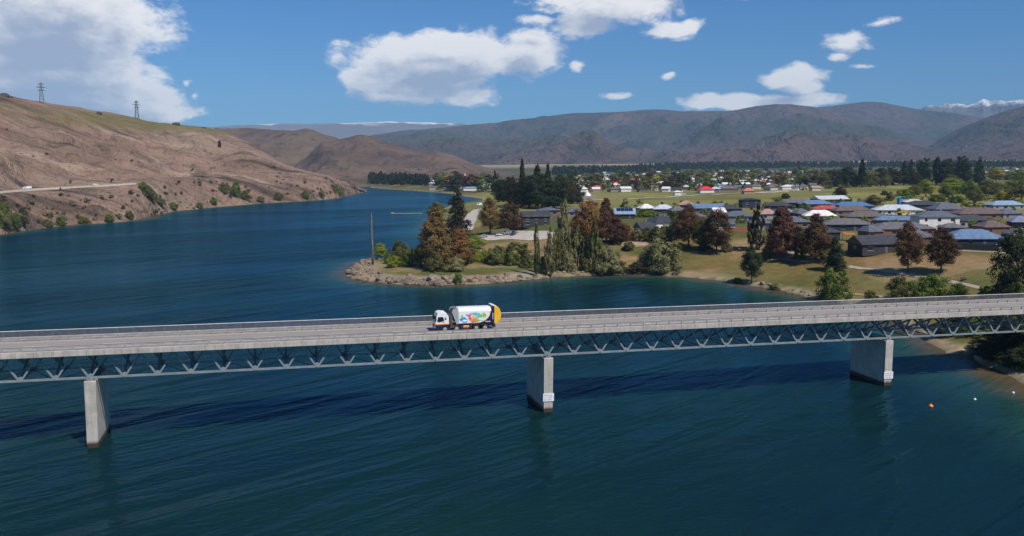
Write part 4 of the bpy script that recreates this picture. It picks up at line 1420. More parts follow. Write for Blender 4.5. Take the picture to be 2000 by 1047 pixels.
# smaller growth that fills the point, the shore and the park edge
FILL = [(758, 515, 492, 22, 'green', 'right of the bare spire'), (812, 508, 482, 30, 'olive', 'behind the left foot of the bronze tree'), (872, 527, 500, 30, 'gold', 'between the two bronze trees'), (915, 515, 490, 24, 'green', 'right of the rusty tree'), (948, 512, 486, 26, 'bright', 'left of the spreading olive tree'), (1030, 523, 494, 30, 'olive', 'left of the thin leaning poplar'), (1062, 535, 500, 24, 'olive', 'between the two leftmost poplars'), (1112, 531, 500, 28, 'pale', 'under the tallest poplar'), (1146, 531, 503, 26, 'olive', 'between the poplars near the right of their row'), (1172, 533, 496, 32, 'pale', 'left of the waterline willow'), (1213, 534, 508, 30, 'olive', 'right of the waterline willow'), (1120, 480, 452, 30, 'olive', 'behind the pale poplars'), (1165, 487, 462, 30, 'green', 'below the tall red-brown tree'), (1228, 488, 470, 28, 'olive', 'above the bare earth patch'), (1316, 492, 472, 30, 'olive', 'left of the round-headed brown tree'), (1420, 492, 472, 28, 'pale', 'right of the dark brown park tree'), (1500, 503, 478, 26, 'olive', 'left of the tallest brown tree'), (1562, 507, 486, 28, 'green', 'between the two largest brown trees'), (1610, 512, 488, 30, 'olive', 'left of the cone-shaped conifer'), (1512, 566, 552, 26, 'pale', 'on the sandy bay shore'), (1700, 590, 566, 34, 'olive', 'behind the bridge rail left of the long bush'), (1872, 586, 552, 40, 'green', 'behind the bridge rail right of the long bush'), (1925, 580, 556, 34, 'bright', 'left of the big right pine'), (982, 445, 424, 24, 'olive', 'behind the car park trees'), (920, 476, 458, 24, 'green', 'behind the spit by the inlet')]
for bx, by, ty, w, lf, where in FILL:
    w_ = {'bright': 'bright green', 'olive': 'olive', 'green': 'mid green', 'gold': 'golden', 'pale': 'pale'}[lf]
    ptree('shore_shrub', bx, by, ty, w, 'bush', lf, w_ + ' low shrub ' + where)

# bare grey spire at the tip of the point
p = hit(728, 517)
s = ppm(p)
hh = 103 / s
o = empty('dead_poplar', (p[0], p[1], p[2] - .1), .4, 'bare grey dead poplar standing like a spire at the tip of the point', 'tree')
MB().tube([(0, 0, 0), (.05, 0, hh * .4), (-.03, .05, hh * .75), (0, 0, hh)], [.42, .34, .2, .04], 9).build('trunk', M['bark_pale'], o, True)
tw = MB()
for k in range(120):
    z = hh * random.uniform(.06, .95)
    a = random.uniform(0, 6.28)
    l = random.uniform(.5, 1.0) * (1.0 - .55 * z / hh)
    tw.tube([(0, 0, z), (l * .55 * math.cos(a), l * .55 * math.sin(a), z + l * .9), (l * .8 * math.cos(a), l * .8 * math.sin(a), z + l * 2.1)], [.06, .045, .015], 4, False)
tw.build('branch', M['bark_pale'], o)

# tall evergreen clump behind the car park
CL = [(1020, 402, 311, 26, 'spire'), (1050, 404, 313, 28, 'spire'), (1070, 404, 318, 24, 'spire'), (993, 401, 345, 44, 'pine'), (1010, 404, 350, 46, 'pine'), (1034, 406, 342, 52, 'pine'), (1058, 408, 338, 56, 'pine'), (1083, 407, 344, 50, 'pine'), (1104, 403, 346, 42, 'pine'), (1118, 398, 358, 26, 'pine'), (985, 392, 352, 22, 'cone'), (976, 394, 352, 30, 'pine'), (1127, 398, 360, 28, 'pine'), (1046, 398, 340, 40, 'pine'), (1094, 398, 340, 40, 'pine'), (967, 372, 333, 16, 'spire'), (1003, 372, 341, 14, 'cone')]
ORD = ['first', 'second', 'third', 'fourth', 'fifth', 'sixth', 'seventh', 'eighth', 'ninth', 'tenth', 'eleventh', 'twelfth']
for k, (bx, by, ty, w, kd) in enumerate(CL):
    if k < 3:
        lab = 'tall dark spire-topped conifer, %s from the left of three above the evergreen clump' % (['first', 'middle one', 'last'][k])
    elif k < 15:
        lab = 'broad dark evergreen in the clump behind the charcoal house, %s from the left' % ORD[sorted(q[0] for q in CL[3:15]).index(bx)]
    else:
        lab = ['small dark pointed conifer standing left of the evergreen clump', 'small dark conifer at the town edge left of the clump'][k - 15]
    ptree('evergreen', bx, by, ty, w, kd, 'dark' if k % 4 else 'darkbrown', lab, 'dark evergreen clump' if k < 15 else None)

# row of pines and garden trees beyond the field on the right
RW = [(1683, 366, 309, 22, 'spire', 'dark'), (1610, 366, 338, 36, 'pine', 'olive'), (1632, 366, 330, 34, 'pine', 'dark'), (1655, 366, 325, 32, 'pine', 'dark'), (1668, 366, 335, 26, 'pine', 'olive'), (1700, 365, 333, 34, 'pine', 'olive'), (1720, 364, 328, 30, 'pine', 'dark'), (1742, 362, 326, 34, 'pine', 'darkbrown'),
      (1765, 361, 312, 26, 'cone', 'dark'), (1778, 361, 310, 26, 'cone', 'dark'), (1805, 362, 308, 32, 'pine', 'dark'), (1829, 362, 301, 26, 'spire', 'dark'), (1848, 362, 310, 34, 'pine', 'dark'), (1878, 362, 304, 38, 'pine', 'dark'), (1911, 360, 304, 30, 'cone', 'dark'), (1730, 366, 340, 22, 'oval', 'olive'), (1790, 366, 338, 26, 'oval', 'darkbrown'), (1860, 366, 340, 30, 'oval', 'olive')]
for k, (bx, by, ty, w, kd, lf) in enumerate(RW):
    lab = {'spire': 'tall narrow dark conifer rising from the tree row beyond the field', 'pine': 'broad dark tree in the row beyond the right-hand field', 'cone': 'dark pointed conifer in the row beyond the right-hand field', 'oval': 'rounded olive tree in front of the dark row beyond the field'}[kd]
    if kd in ('pine', 'oval'):
        lab += ', %s from the left' % ORD[sorted(q[0] for q in RW if q[4] == kd).index(bx)]
    if bx in (1765, 1778):
        lab = 'dark pointed conifer, %s of a close pair in the row beyond the field' % ('left' if bx == 1765 else 'right')
    if bx in (1683, 1829):
        lab = ['tall narrow dark conifer at the left part of the row beyond the field', 'tallest narrow dark conifer in the row near the right edge'][bx == 1829]
    if bx == 1911:
        lab = 'dark pointed conifer at the right end of the row beyond the field'
    ptree('row_tree', bx, by, ty, w, kd, lf, lab, 'tree row beyond the field', low=False)
YG = [(1808, 384, 350, 36, 'bright'), (1786, 386, 360, 26, 'olive'), (1860, 386, 346, 52, 'bright'), (1846, 390, 360, 30, 'green'), (1892, 388, 352, 38, 'green'), (1925, 384, 350, 40, 'olive'), (1945, 356, 328, 30, 'yellow'), (1950, 388, 356, 44, 'olive'), (1976, 384, 350, 44, 'green'), (1995, 392, 352, 40, 'olive'), (1905, 398, 370, 34, 'olive'), (1960, 392, 372, 34, 'yellow'), (1990, 360, 330, 34, 'green'), (1962, 352, 334, 28, 'olive'), (1757, 384, 369, 18, 'yellow'), (1738, 392, 374, 24, 'olive'), (1770, 388, 368, 30, 'green'), (1830, 394, 378, 40, 'green'), (1868, 396, 382, 44, 'green'), (1727, 382, 372, 14, 'dark'), (1880, 376, 352, 30, 'olive'), (1935, 372, 352, 26, 'bright'), (2010, 376, 345, 30, 'green')]
for bx, by, ty, w, lf in YG:
    w_ = {'bright': 'bright spring-green', 'olive': 'olive', 'green': 'mid green', 'yellow': 'yellow-green', 'dark': 'dark'}[lf]
    same = sorted(q[0] for q in YG if q[4] == lf)
    ptree('garden_tree', bx, by, ty, w, 'oval' if by - ty > 20 else 'bush', lf, w_ + ' tree in the gardens above the suburb' + (', %s of its colour from the left' % ORD[same.index(bx)] if len(same) > 1 else ''), 'garden trees at the right above the suburb')
# ------------------------------------------------------------------ houses
def roof_material(name, col):
    m, t, b = mat_new(name)
    tc = t.node('ShaderNodeTexCoord').outputs['Object']
    n = t.noise(tc, .7, 5.0, .6)
    wv = t.node('ShaderNodeTexWave', wave_type='BANDS', bands_direction='X')
    t.put(wv.inputs[0], tc)
    wv.inputs['Scale'].default_value = 1.1
    c = t.mix(t.ramp(n, .3, .7), rgba(tuple(v * .78 for v in col)), rgba(tuple(min(1, v * 1.15) for v in col)))
    t.put(b.inputs['Base Color'], c)
    b.inputs['Roughness'].default_value = .5
    b.inputs['Specular IOR Level'].default_value = .35
    bn = t.node('ShaderNodeBump')
    bn.inputs['Strength'].default_value = .35
    bn.inputs['Distance'].default_value = .06
    t.put(bn.inputs['Height'], wv.outputs[0])
    t.put(b.inputs['Normal'], bn.outputs[0])
    return m


RC = dict(charcoal=(.055, .055, .062), slate=(.115, .125, .155), grey=(.145, .135, .145), brown=(.145, .105, .095), greybrown=(.135, .118, .108), blue=(.085, .17, .33), paleblue=(.24, .34, .46), steelblue=(.13, .20, .32), white=(.72, .70, .68), silver=(.50, .54, .58), red=(.42, .085, .065), scarlet=(.62, .04, .05), orange=(.60, .20, .10), navy=(.022, .03, .055), lilac=(.22, .22, .33), pink=(.40, .24, .21), aqua=(.35, .60, .66), tan=(.38, .28, .20))
ROOF = {k: roof_material('roof_' + k, v) for k, v in RC.items()}
WC = dict(white=(.72, .70, .67), cream=(.52, .46, .38), brick=(.20, .085, .06), dark=(.035, .035, .042), navy=(.018, .025, .05), grey=(.20, .20, .22), brown=(.16, .11, .085), tan=(.34, .25, .18), lilacgrey=(.26, .25, .28))
WALL = {k: simple('wall_' + k, v, .8, .12, .9, .15) for k, v in WC.items()}
M['frame'] = simple('window_frame_white', (.70, .70, .70), .5, .05)
M['door'] = simple('door_paint', (.12, .11, .11), .5, .2)
M['solar'] = simple('solar_panel', (.012, .018, .045), .15, .2)

WIN_MESH = {}


def house(px, py, wpx, roof, wall, label, depth=11.0, wh=2.7, rise=2.3, hip=True, rot=None, group=None, name='house', detail=True, ridge_x=True, solar=False, on_roof=True):
    """px,py: middle of the visible roof"""
    p = hit(px, py, wh + rise * .45)
    s = ppm(p)
    Lw = wpx / s
    if rot is None:
        rot = random.uniform(-.25, .25)
    z0 = float(ground_h(np.array([p[0]]), np.array([p[1]]))[0])
    o = empty(name, (p[0], p[1], z0 - .1), rot, label, 'house' if name == 'house' else 'building', group)
    hx, hy = Lw / 2, depth / 2
    MB().box(-hx, hx, -hy, hy, -.8, wh).build('wall', WALL[wall], o)
    e = .55
    ex, ey = hx + e, hy + e
    mb = MB()
    z1 = wh + .005
    ins = min(ey, ex * .8) if hip else 0
    mb.v = [(-ex, -ey, z1), (ex, -ey, z1), (ex, ey, z1), (-ex, ey, z1), (-ex, -ey, z1 + .18), (ex, -ey, z1 + .18), (ex, ey, z1 + .18), (-ex, ey, z1 + .18), (-ex + ins, 0, z1 + .18 + rise), (ex - ins, 0, z1 + .18 + rise)]
    mb.f = [(0, 3, 2, 1), (0, 1, 5, 4), (1, 2, 6, 5), (2, 3, 7, 6), (3, 0, 4, 7), (4, 5, 9, 8), (6, 7, 8, 9), (5, 6, 9), (7, 4, 8)]
    rf = mb.build('roof', ROOF[roof], o)
    if detail:
        nw = max(2, int(Lw / 4.2))
        storeys = 2 if wh > 4 else 1
        for st in range(storeys):
            for k in range(nw):
                x = -hx + (k + .5) * Lw / nw
                zb = .9 + st * 2.6
                if st == 0 and k == nw // 2:
                    MB().box(x - .5, x + .5, -hy - .06, -hy - .004, 0, 2.1).build('door', M['door'], o)
                    continue
                ww = random.choice((1.0, 1.4, 1.8)) / 2
                w = MB().box(x - ww, x + ww, -hy - .05, -hy - .004, zb, zb + 1.25).build('window', M['glass'], o)
                MB().box(x - ww - .08, x + ww + .08, -hy - .035, -hy - .003, zb - .1, zb - .005).box(x - ww - .08, x + ww + .08, -hy - .035, -hy - .003, zb + 1.255, zb + 1.34).build('frame', M['frame'], w)
        for sd in (-1, 1):
            MB().box(sd * (hx + .03) - .026, sd * (hx + .03) + .026, -1.0, .9, 1.0, 2.2).build('window', M['glass'], o)
        if random.random() < .5:
            MB().box(hx * .3, hx * .3 + .6, .6, 1.2, wh + rise * .4, wh + rise + .75).build('chimney', WALL['brick' if random.random() < .4 else 'grey'], rf)
    if solar:
        k = rise / ey
        for c in range(4):
            x0, x1 = -hx * .85 + c * hx * .42, -hx * .85 + c * hx * .42 + hx * .40
            q = MB()
            pts = [(x0, -ey * .55, 0), (x1, -ey * .55, 0), (x1, -ey * .05, 0), (x0, -ey * .05, 0)]
            q.poly([(x, y, z1 + .26 + (y + ey) * k) for x, y, _ in pts])
            q.build('solar_panel', M['solar'], rf)
    return o


HS = [
    (1716, 468, 96, 'charcoal', 'dark', 'charcoal gabled house with dark walls nearest the lawn', dict(depth=10, hip=False, rise=2.6, rot=.12)),
    (1652, 432, 92, 'grey', 'navy', 'grey hip-roofed house with navy wall behind the dark conifer', dict(rot=-.1)),
    (1756, 440, 118, 'grey', 'brick', 'wide grey-roofed brick house behind the left lawn tree', dict(depth=12, rot=.05)),
    (1688, 418, 80, 'greybrown', 'brown', 'grey-brown roofed house behind the grey hip roof', {}),
    (1600, 416, 58, 'white', 'cream', 'house with a plain white roof behind the wide brown tree', dict(rise=2.6, depth=8)),
    (1612, 404.5, 50, 'red', 'tan', 'low house with a red roof', dict(depth=7, rise=1.6)),
    (1665, 398, 74, 'blue', 'grey', 'house with a vivid blue roof', dict(depth=11, rot=-.2)),
    (1662, 407, 70, 'brown', 'brown', 'brown-roofed house just below the vivid blue roof', dict(depth=8)),
    (1592, 395, 60, 'steelblue', 'dark', 'steel-blue roofed house left of the red roof', dict(depth=9)),
    (1620, 385.5, 62, 'silver', 'dark', 'house with a pale silver gabled roof by the field', dict(hip=False, depth=12)),
    (1556, 392, 60, 'grey', 'dark', 'mauve-grey roofed house above the tallest brown tree', dict(depth=11)),
    (1520, 398, 50, 'charcoal', 'dark', 'dark-roofed house left of the mauve-grey roof', dict(depth=9)),
    (1752, 405, 86, 'silver', 'white', 'wide silver-roofed white house', dict(depth=13, rise=2.6)),
    (1800, 396, 62, 'charcoal', 'dark', 'dark-roofed house behind the silver roof', {}),
    (1846, 402, 54, 'slate', 'grey', 'house with a slate pyramid roof', dict(depth=12, rise=3.4)),
    (1826, 418, 76, 'slate', 'white', 'two-storey white house under a slate-blue roof', dict(wh=5.2, depth=10, rise=2.2)),
    (1910, 411, 94, 'brown', 'brown', 'wide house with a red-brown hip roof', dict(depth=13, rise=2.8)),
    (1892, 425, 66, 'charcoal', 'lilacgrey', 'dark-roofed house with pale posts right of the white two-storey house', dict(depth=8, wh=3.0)),
    (1897, 457, 104, 'steelblue', 'navy', 'long slate-blue roofed house behind the right lawn tree', dict(depth=11, rot=-.08, rise=2.8)),
    (1962, 396, 66, 'paleblue', 'lilacgrey', 'pale blue roofed house near the right edge', dict(depth=10)),
    (1992, 428, 36, 'lilac', 'dark', 'lilac-roofed house at the right edge', dict(depth=9)),
    (1752, 426, 84, 'steelblue', 'brown', 'long blue roof between the silver and grey roofs', dict(depth=7, rise=1.7)),
    (1564, 412, 30, 'slate', 'dark', 'small slate-roofed house behind the tallest brown tree', dict(depth=9)),
    (1498, 413, 34, 'pink', 'lilacgrey', 'pinkish-roofed house right of the column conifer', dict(depth=9)),
    (1220, 412, 38, 'paleblue', 'dark', 'pale blue roofed house carrying dark solar panels', dict(depth=13, hip=False, rise=2.8, solar=True, rot=-.1)),
    (1262, 403, 28, 'white', 'dark', 'small white-roofed house right of the solar panels', dict(depth=8)),
    (1296, 404, 40, 'silver', 'dark', 'silver-roofed house behind the green hedge-like bush', dict(depth=8)),
    (1322, 407, 28, 'grey', 'brown', 'grey-roofed house left of the long blue roof', dict(depth=9)),
    (1292, 428, 44, 'charcoal', 'white', 'dark hip-roofed house with a white wall above the park', dict(depth=12, wh=3.6, rise=2.5, rot=.25)),
    (1258, 440, 26, 'charcoal', 'lilacgrey', 'grey-walled wing left of the dark hip-roofed house', dict(depth=8, hip=False, rise=2.4)),
    (1380, 402, 62, 'steelblue', 'dark', 'long blue-roofed house above the brown park trees', dict(depth=12, hip=False)),
    (1402, 410, 22, 'white', 'cream', 'small pale gable right of the long blue roof', dict(depth=7, hip=False)),
    (1426, 404, 38, 'charcoal', 'dark', 'dark-roofed house below the navy two-storey house', dict(depth=10)),
    (1440, 417, 62, 'slate', 'grey', 'slate-roofed house behind the red fence', dict(depth=13)),
    (1464, 389, 36, 'navy', 'navy', 'navy two-storey house at the field edge', dict(depth=8, wh=5.0, rise=1.0)),
    (1045, 418, 52, 'charcoal', 'dark', 'charcoal gabled house with white window frames beside the car park', dict(depth=11, hip=False, wh=4.4, rise=2.4, rot=.1)),
    (1071, 408, 40, 'slate', 'brown', 'slate-roofed wing with pale columns right of the charcoal house', dict(depth=9, wh=5.4, rise=1.2, rot=.1)),
    (1123, 409, 30, 'slate', 'grey', 'slate roof half hidden behind the poplars', dict(depth=9)),
    (1785, 392, 40, 'silver', 'dark', 'low pale roof among the gardens behind the dark roof', dict(depth=8, rise=1.5)),
    (1700, 446, 30, 'slate', 'brick', 'small brick house with slate roof behind the charcoal gable', dict(depth=7)),
    (1990, 452, 44, 'grey', 'dark', 'grey roof half hidden by the big right pine', dict(depth=9)),
    (1545, 428, 60, 'slate', 'brown', 'slate-roofed house hidden behind the tallest brown tree', dict(depth=10)),
    (1605, 447, 52, 'charcoal', 'navy', 'charcoal-roofed house with navy wall behind the wide brown tree', dict(depth=9)),
    (1484, 430, 40, 'slate', 'lilacgrey', 'slate-roofed house right behind the dark column conifer', dict(depth=9)),
    (1352, 418, 40, 'grey', 'cream', 'grey-roofed house behind the round-headed brown park tree', dict(depth=9)),
    (1412, 432, 44, 'slate', 'white', 'low slate-roofed white house left of the red fence', dict(depth=9)),
    (1936, 437, 50, 'brown', 'brick', 'brown-roofed brick house above the long slate-blue roof', dict(depth=9)),
    (1966, 412, 40, 'slate', 'grey', 'slate-roofed house below the pale blue roof at the right', dict(depth=9)),
    (1858, 440, 40, 'grey', 'dark', 'grey-roofed house below the white two-storey house', dict(depth=7, rise=1.6)),
    (1790, 456, 40, 'slate', 'brick', 'slate-roofed brick house between the two lawn trees', dict(depth=8)),
    (1340, 396, 30, 'pink', 'brick', 'pinkish roof left of the long blue roof by the field', dict(depth=8)),
    (1700, 390, 34, 'brown', 'brown', 'small brown roof beside the round olive tree by the field', dict(depth=8)),
    (1530, 410, 36, 'lilac', 'grey', 'lilac-grey roof left of the tallest brown tree', dict(depth=9)),
]
HFOOT = []
for px, py, w, r, wl, lab, kw in HS:
    h_ = house(px, py, w, r, wl, lab, **kw)
    HFOOT.append((h_.location.x, h_.location.y, 9.0))

# distant town: landmarks first
TW = [
    (1378, 367.5, 28, 'scarlet', 'white', 'distant white house with a bright scarlet roof at the field edge', dict(depth=10, rise=3.2)),
    (1461, 370, 20, 'orange', 'tan', 'distant low house with an orange roof', dict(depth=8)),
    (1541, 363, 30, 'white', 'white', 'distant wide white house left of the olive trees', dict(depth=9, rise=1.6)),
    (1510, 361, 22, 'brown', 'brick', 'distant brown house beside the wide white one', dict(depth=9)),
    (1422, 366, 36, 'grey', 'brown', 'distant mauve-grey roofed long house right of the scarlet roof', dict(depth=9)),
    (1323, 374, 13, 'white', 'white', 'distant small white shed left of the scarlet roof', dict(depth=6, rise=1.2)),
    (1296, 356, 26, 'white', 'white', 'distant large pale-roofed house above the green round tree', dict(depth=12)),
    (1247, 351, 13, 'aqua', 'cream', 'distant house with a pale aqua roof', dict(depth=9)),
    (1162, 364, 24, 'red', 'brick', 'distant dull red-roofed house behind the pale dome', dict(depth=9)),
    (1204, 357, 16, 'scarlet', 'white', 'distant small scarlet-roofed house near the aqua roof', dict(depth=8)),
    (1183, 349, 14, 'white', 'white', 'distant tall white house among the town trees', dict(depth=8, wh=5)),
    (862, 356, 24, 'scarlet', 'white', 'distant red-roofed house on the far lake shore', dict(depth=9)),
    (930, 366, 50, 'paleblue', 'white', 'distant long pale-blue roof near the far lake shore', dict(depth=9, rise=1.4)),
]
for px, py, w, r, wl, lab, kw in TW:
    house(px, py, w, r, wl, lab, detail=False, rot=random.uniform(-.15, .15), **kw)

# orange building with a small tower on the far shore
p = hit(900, 358)
z0 = p[2]
s = ppm(p)
o = empty('orange_building', (p[0], p[1], z0), .1, 'distant orange-roofed building with a small square tower', 'building')
MB().box(-8 / s, 8 / s, -4, 4, -1, 5 / s).build('wall', WALL['tan'], o)
mb = MB()
ex, z1 = 9.5 / s, 5 / s
mb.v = [(-ex, -5, z1), (ex, -5, z1), (ex, 5, z1), (-ex, 5, z1), (-ex * .6, 0, z1 + 5.5 / s), (ex * .6, 0, z1 + 5.5 / s)]
mb.f = [(0, 1, 5, 4), (2, 3, 4, 5), (1, 2, 5), (3, 0, 4), (0, 3, 2, 1)]
mb.build('roof', ROOF['orange'], o)
mb = MB().box(6 / s, 10.5 / s, -2.4, 2.4, 0, 15 / s)
mb.build('tower', WALL['tan'], o)
mb = MB()
mb.v = [(5.6 / s, -2.8, 15 / s), (10.9 / s, -2.8, 15 / s), (10.9 / s, 2.8, 15 / s), (5.6 / s, 2.8, 15 / s), (8.2 / s, 0, 20 / s)]
mb.f = [(0, 1, 4), (1, 2, 4), (2, 3, 4), (3, 0, 4), (0, 3, 2, 1)]
mb.build('tower_roof', ROOF['orange'], o)

# the rest of the distant town
TCOL = [('white', 'white', .20), ('silver', 'white', .13), ('grey', 'cream', .25), ('brown', 'cream', .15), ('red', 'cream', .06), ('charcoal', 'white', .12), ('paleblue', 'white', .05), ('tan', 'cream', .04)]
TLAB = dict(white='white', silver='silver', grey='grey', brown='brown', red='dull red', charcoal='dark', paleblue='pale blue', tan='tan')


def pick():
    q = random.random()
    for a, b, w in TCOL:
        if q < w:
            return a, b
        q -= w
    return TCOL[0][:2]


rs = random.Random(5)
placed = []
for (x0, x1, y0, y1, n) in ((1125, 1400, 335, 368, 96), (1400, 1610, 330, 365, 100), (1600, 1760, 330, 345, 14), (845, 985, 352, 366, 26), (1900, 2010, 328, 336, 12)):
    c = 0
    tries = 0
    while c < n and tries < 4000:
        tries += 1
        x, y = rs.uniform(x0, x1), y0 + (y1 - y0) * rs.uniform(0, 1) ** .8
        w = (5.5 + 11 * (y - 328) / 40) * rs.uniform(.75, 1.3)
        if any(abs(x - a) < (w + b) * .55 and abs(y - d) < 4.0 for a, d, b in placed):
            continue
        placed.append((x, y, w))
        r, wl = pick()
        wl = rs.choice([wl, 'cream', 'tan', 'grey', 'brown', 'white'])
        where = 'on the far lake shore' if x < 1000 else ('at the far right behind the pines' if x > 1890 else ('in the nearer rows of the distant town' if y > 352 else 'in the back rows of the distant town'))
        house(x, y, w, r, wl, 'tiny %s-roofed house %s' % (TLAB[r], where), depth=rs.uniform(7, 11), detail=False, rise=1.9, wh=2.9, rot=rs.uniform(-.5, .5), group='distant town houses', hip=rs.random() < .6)
        c += 1

# distant town trees
TL = ['olive', 'green', 'dark', 'olive', 'darkbrown', 'brown', 'pale', 'bright', 'yellow']
TLN = dict(olive='olive', green='green', dark='dark green', darkbrown='dark brown', brown='copper brown', pale='pale', bright='bright green', yellow='yellow-green')
for (x0, x1, y0, y1, n) in ((1110, 1400, 336, 372, 105), (1400, 1610, 332, 366, 80), (850, 985, 352, 374, 40), (1610, 1760, 332, 350, 26), (1900, 2020, 330, 350, 22)):
    for k in range(n):
        x, y = rs.uniform(x0, x1), y0 + (y1 - y0) * rs.uniform(0, 1)
        h = (5 + 15 * (y - 328) / 42) * rs.uniform(.7, 1.5)
        lf = rs.choice(TL[:6] if rs.random() < .8 else TL)
        where = 'on the far lake shore' if x < 1000 else ('at the far right' if x > 1890 else 'among the houses of the distant town')
        kd = 'oval' if rs.random() < .85 else 'cone'
        ptree('town_tree', x, y, y - h, h * rs.uniform(.8, 1.3) if kd == 'oval' else h * .45, kd, lf, 'small %s %stree %s' % (TLN[lf], 'pointed ' if kd == 'cone' else 'round ', where), 'distant town trees', low=True)
# hedge line and orchard trees at the field edge
for k in range(16):
    x = 1565 + k * 12 + rs.uniform(-4, 4)
    y = 372 - (x - 1565) * .055
    ptree('orchard_tree', x, y, y - rs.uniform(5, 9), 9, 'oval', rs.choice(['rust', 'olive', 'brown', 'yellow']), 'little tree in the row along the upper field edge', 'row along the upper field edge', low=True)

# garden shrubs between the suburb houses
SUB = [(1215, 1500, 396, 438, 56), (1500, 1995, 390, 448, 110)]
for (x0, x1, y0, y1, n) in SUB:
    c = 0
    for tries in range(1400):
        if c >= n:
            break
        x, y = rs.uniform(x0, x1), rs.uniform(y0, y1)
        p = hit(x, y)
        if any(math.hypot(p[0] - a, p[1] - b) < q for a, b, q in HFOOT):
            continue
        s = ppm(p)
        h = rs.uniform(1.6, 4.8)
        lf = rs.choice(['green', 'olive', 'dark', 'green', 'bright', 'darkbrown'])
        tree('garden_shrub', p, h, h * rs.uniform(.9, 1.6), 'bush', lf, '%s garden shrub tucked between the roofs of the suburb' % TLN[lf], 'garden shrubs between the suburb houses', low=True)
        c += 1
# ------------------------------------------------------------------ paths, roads and gravel draped on the ground
def gh(x, y):
    return float(ground_h(np.array([x]), np.array([y]))[0])


def strip(name, pix, width, mat, lift=.12, step=3.0):
    P = [hit(x, y)[:2] for x, y in pix]
    pts = []
    for a, b in zip(P[:-1], P[1:]):
        n = max(1, int(np.hypot(*(b - a)) / step))
        pts += [a + (b - a) * k / n for k in range(n)]
    pts.append(P[-1])
    pts = np.array(pts)
    for _ in range(3):
        pts[1:-1] = (pts[:-2] + 2 * pts[1:-1] + pts[2:]) / 4
    tg = np.gradient(pts, axis=0)
    tg /= np.linalg.norm(tg, axis=1)[:, None] + 1e-9
    nr = np.stack([-tg[:, 1], tg[:, 0]], 1)
    cols = np.linspace(-.5, .5, 5)
    wv = width * (1 + .12 * fbm(pts[:, 0], pts[:, 1], 11, 3, 77))
    V = []
    for c in cols:
        q = pts + nr * (wv * c)[:, None]
        V.append(np.stack([q[:, 0], q[:, 1], ground_h(q[:, 0], q[:, 1]) + lift - .06 * abs(c)], 1))
    V = np.stack(V, 1)
    me = arr_mesh(name, V.reshape(-1, 3), grid_faces(len(pts), 5), True)
    me.materials.append(mat)
    o = link(bpy.data.objects.new(name, me))
    tag(o, kind='structure')
    return o


def patch(name, pix, mat, lift=.10):
    """filled outline draped on the ground"""
    P = np.array([hit(x, y)[:2] for x, y in pix])
    c = P.mean(0)
    rings = 7
    n = len(P)
    ang = []
    for a, b in zip(P, np.roll(P, -1, 0)):
        for k in range(6):
            ang.append(a + (b - a) * k / 6)
    E_ = np.array(ang)
    n = len(E_)
    V = [c + (E_ - c) * (k / rings) for k in range(rings + 1)]
    V = np.stack(V, 0)
    z = ground_h(V[..., 0], V[..., 1]) + lift
    V = np.concatenate([V, z[..., None]], -1)
    f = []
    for k in range(rings):
        for i in range(n):
            j = (i + 1) % n
            f.append((k * n + i, k * n + j, (k + 1) * n + j, (k + 1) * n + i))
    me = arr_mesh(name, V.reshape(-1, 3), f, True)
    me.materials.append(mat)
    o = link(bpy.data.objects.new(name, me))
    tag(o, kind='structure')
    return o


M['gravel'] = simple('pale_gravel', (.36, .305, .25), .95, .2, .6, .3, coords='Object')
M['gravel_w'] = simple('white_gravel', (.44, .395, .345), .95, .15, .4, .3, coords='Object')
M['dirt'] = simple('bare_earth', (.33, .235, .165), .95, .25, .5, .3, coords='Object')
M['tar'] = simple('grey_asphalt', (.20, .185, .175), .9, .15, .5, coords='Object')
strip('gravel_path', [(1486, 498), (1530, 505), (1580, 511), (1650, 519), (1702, 526), (1750, 533), (1800, 540), (1873, 553), (1905, 560), (1945, 570)], 1.9, M['gravel'])
strip('shore_path', [(1590, 566), (1640, 572), (1700, 578), (1740, 581)], 2.2, M['dirt'])
strip('driveway', [(1862, 489), (1900, 491), (1965, 495)], 4.2, M['gravel'])
strip('field_road', [(1120, 394), (1185, 390), (1260, 387), (1340, 382.5), (1400, 379.5), (1500, 377), (1560, 372)], 7.5, M['gravel'], .3, 8.0)
strip('upper_road', [(1480, 377), (1560, 371.5), (1640, 366), (1720, 359.5), (1800, 357)], 6.5, M['gravel_w'], .35, 8.0)
strip('street', [(1860, 400), (1905, 396), (1960, 402)], 6.0, M['tar'], .25, 4.0)
patch('car_park', [(932, 464), (965, 456), (1010, 451), (1060, 452), (1090, 455), (1086, 463), (1052, 470), (1000, 468), (950, 470)], M['gravel_w'], .2)
strip('beach_ramp', [(906, 452), (912, 440), (918, 428), (925, 416), (936, 408)], 9.0, M['gravel_w'], .2)
patch('bare_bank', [(862, 449), (884, 441), (908, 448), (918, 458), (900, 464), (880, 456)], M['dirt'], .15)
patch('bare_earth', [(1205, 474), (1240, 470), (1275, 474), (1255, 482), (1215, 481)], M['dirt'], .12)
patch('bare_earth', [(1490, 492), (1540, 490), (1580, 497), (1560, 505), (1500, 503)], M['dirt'], .12)


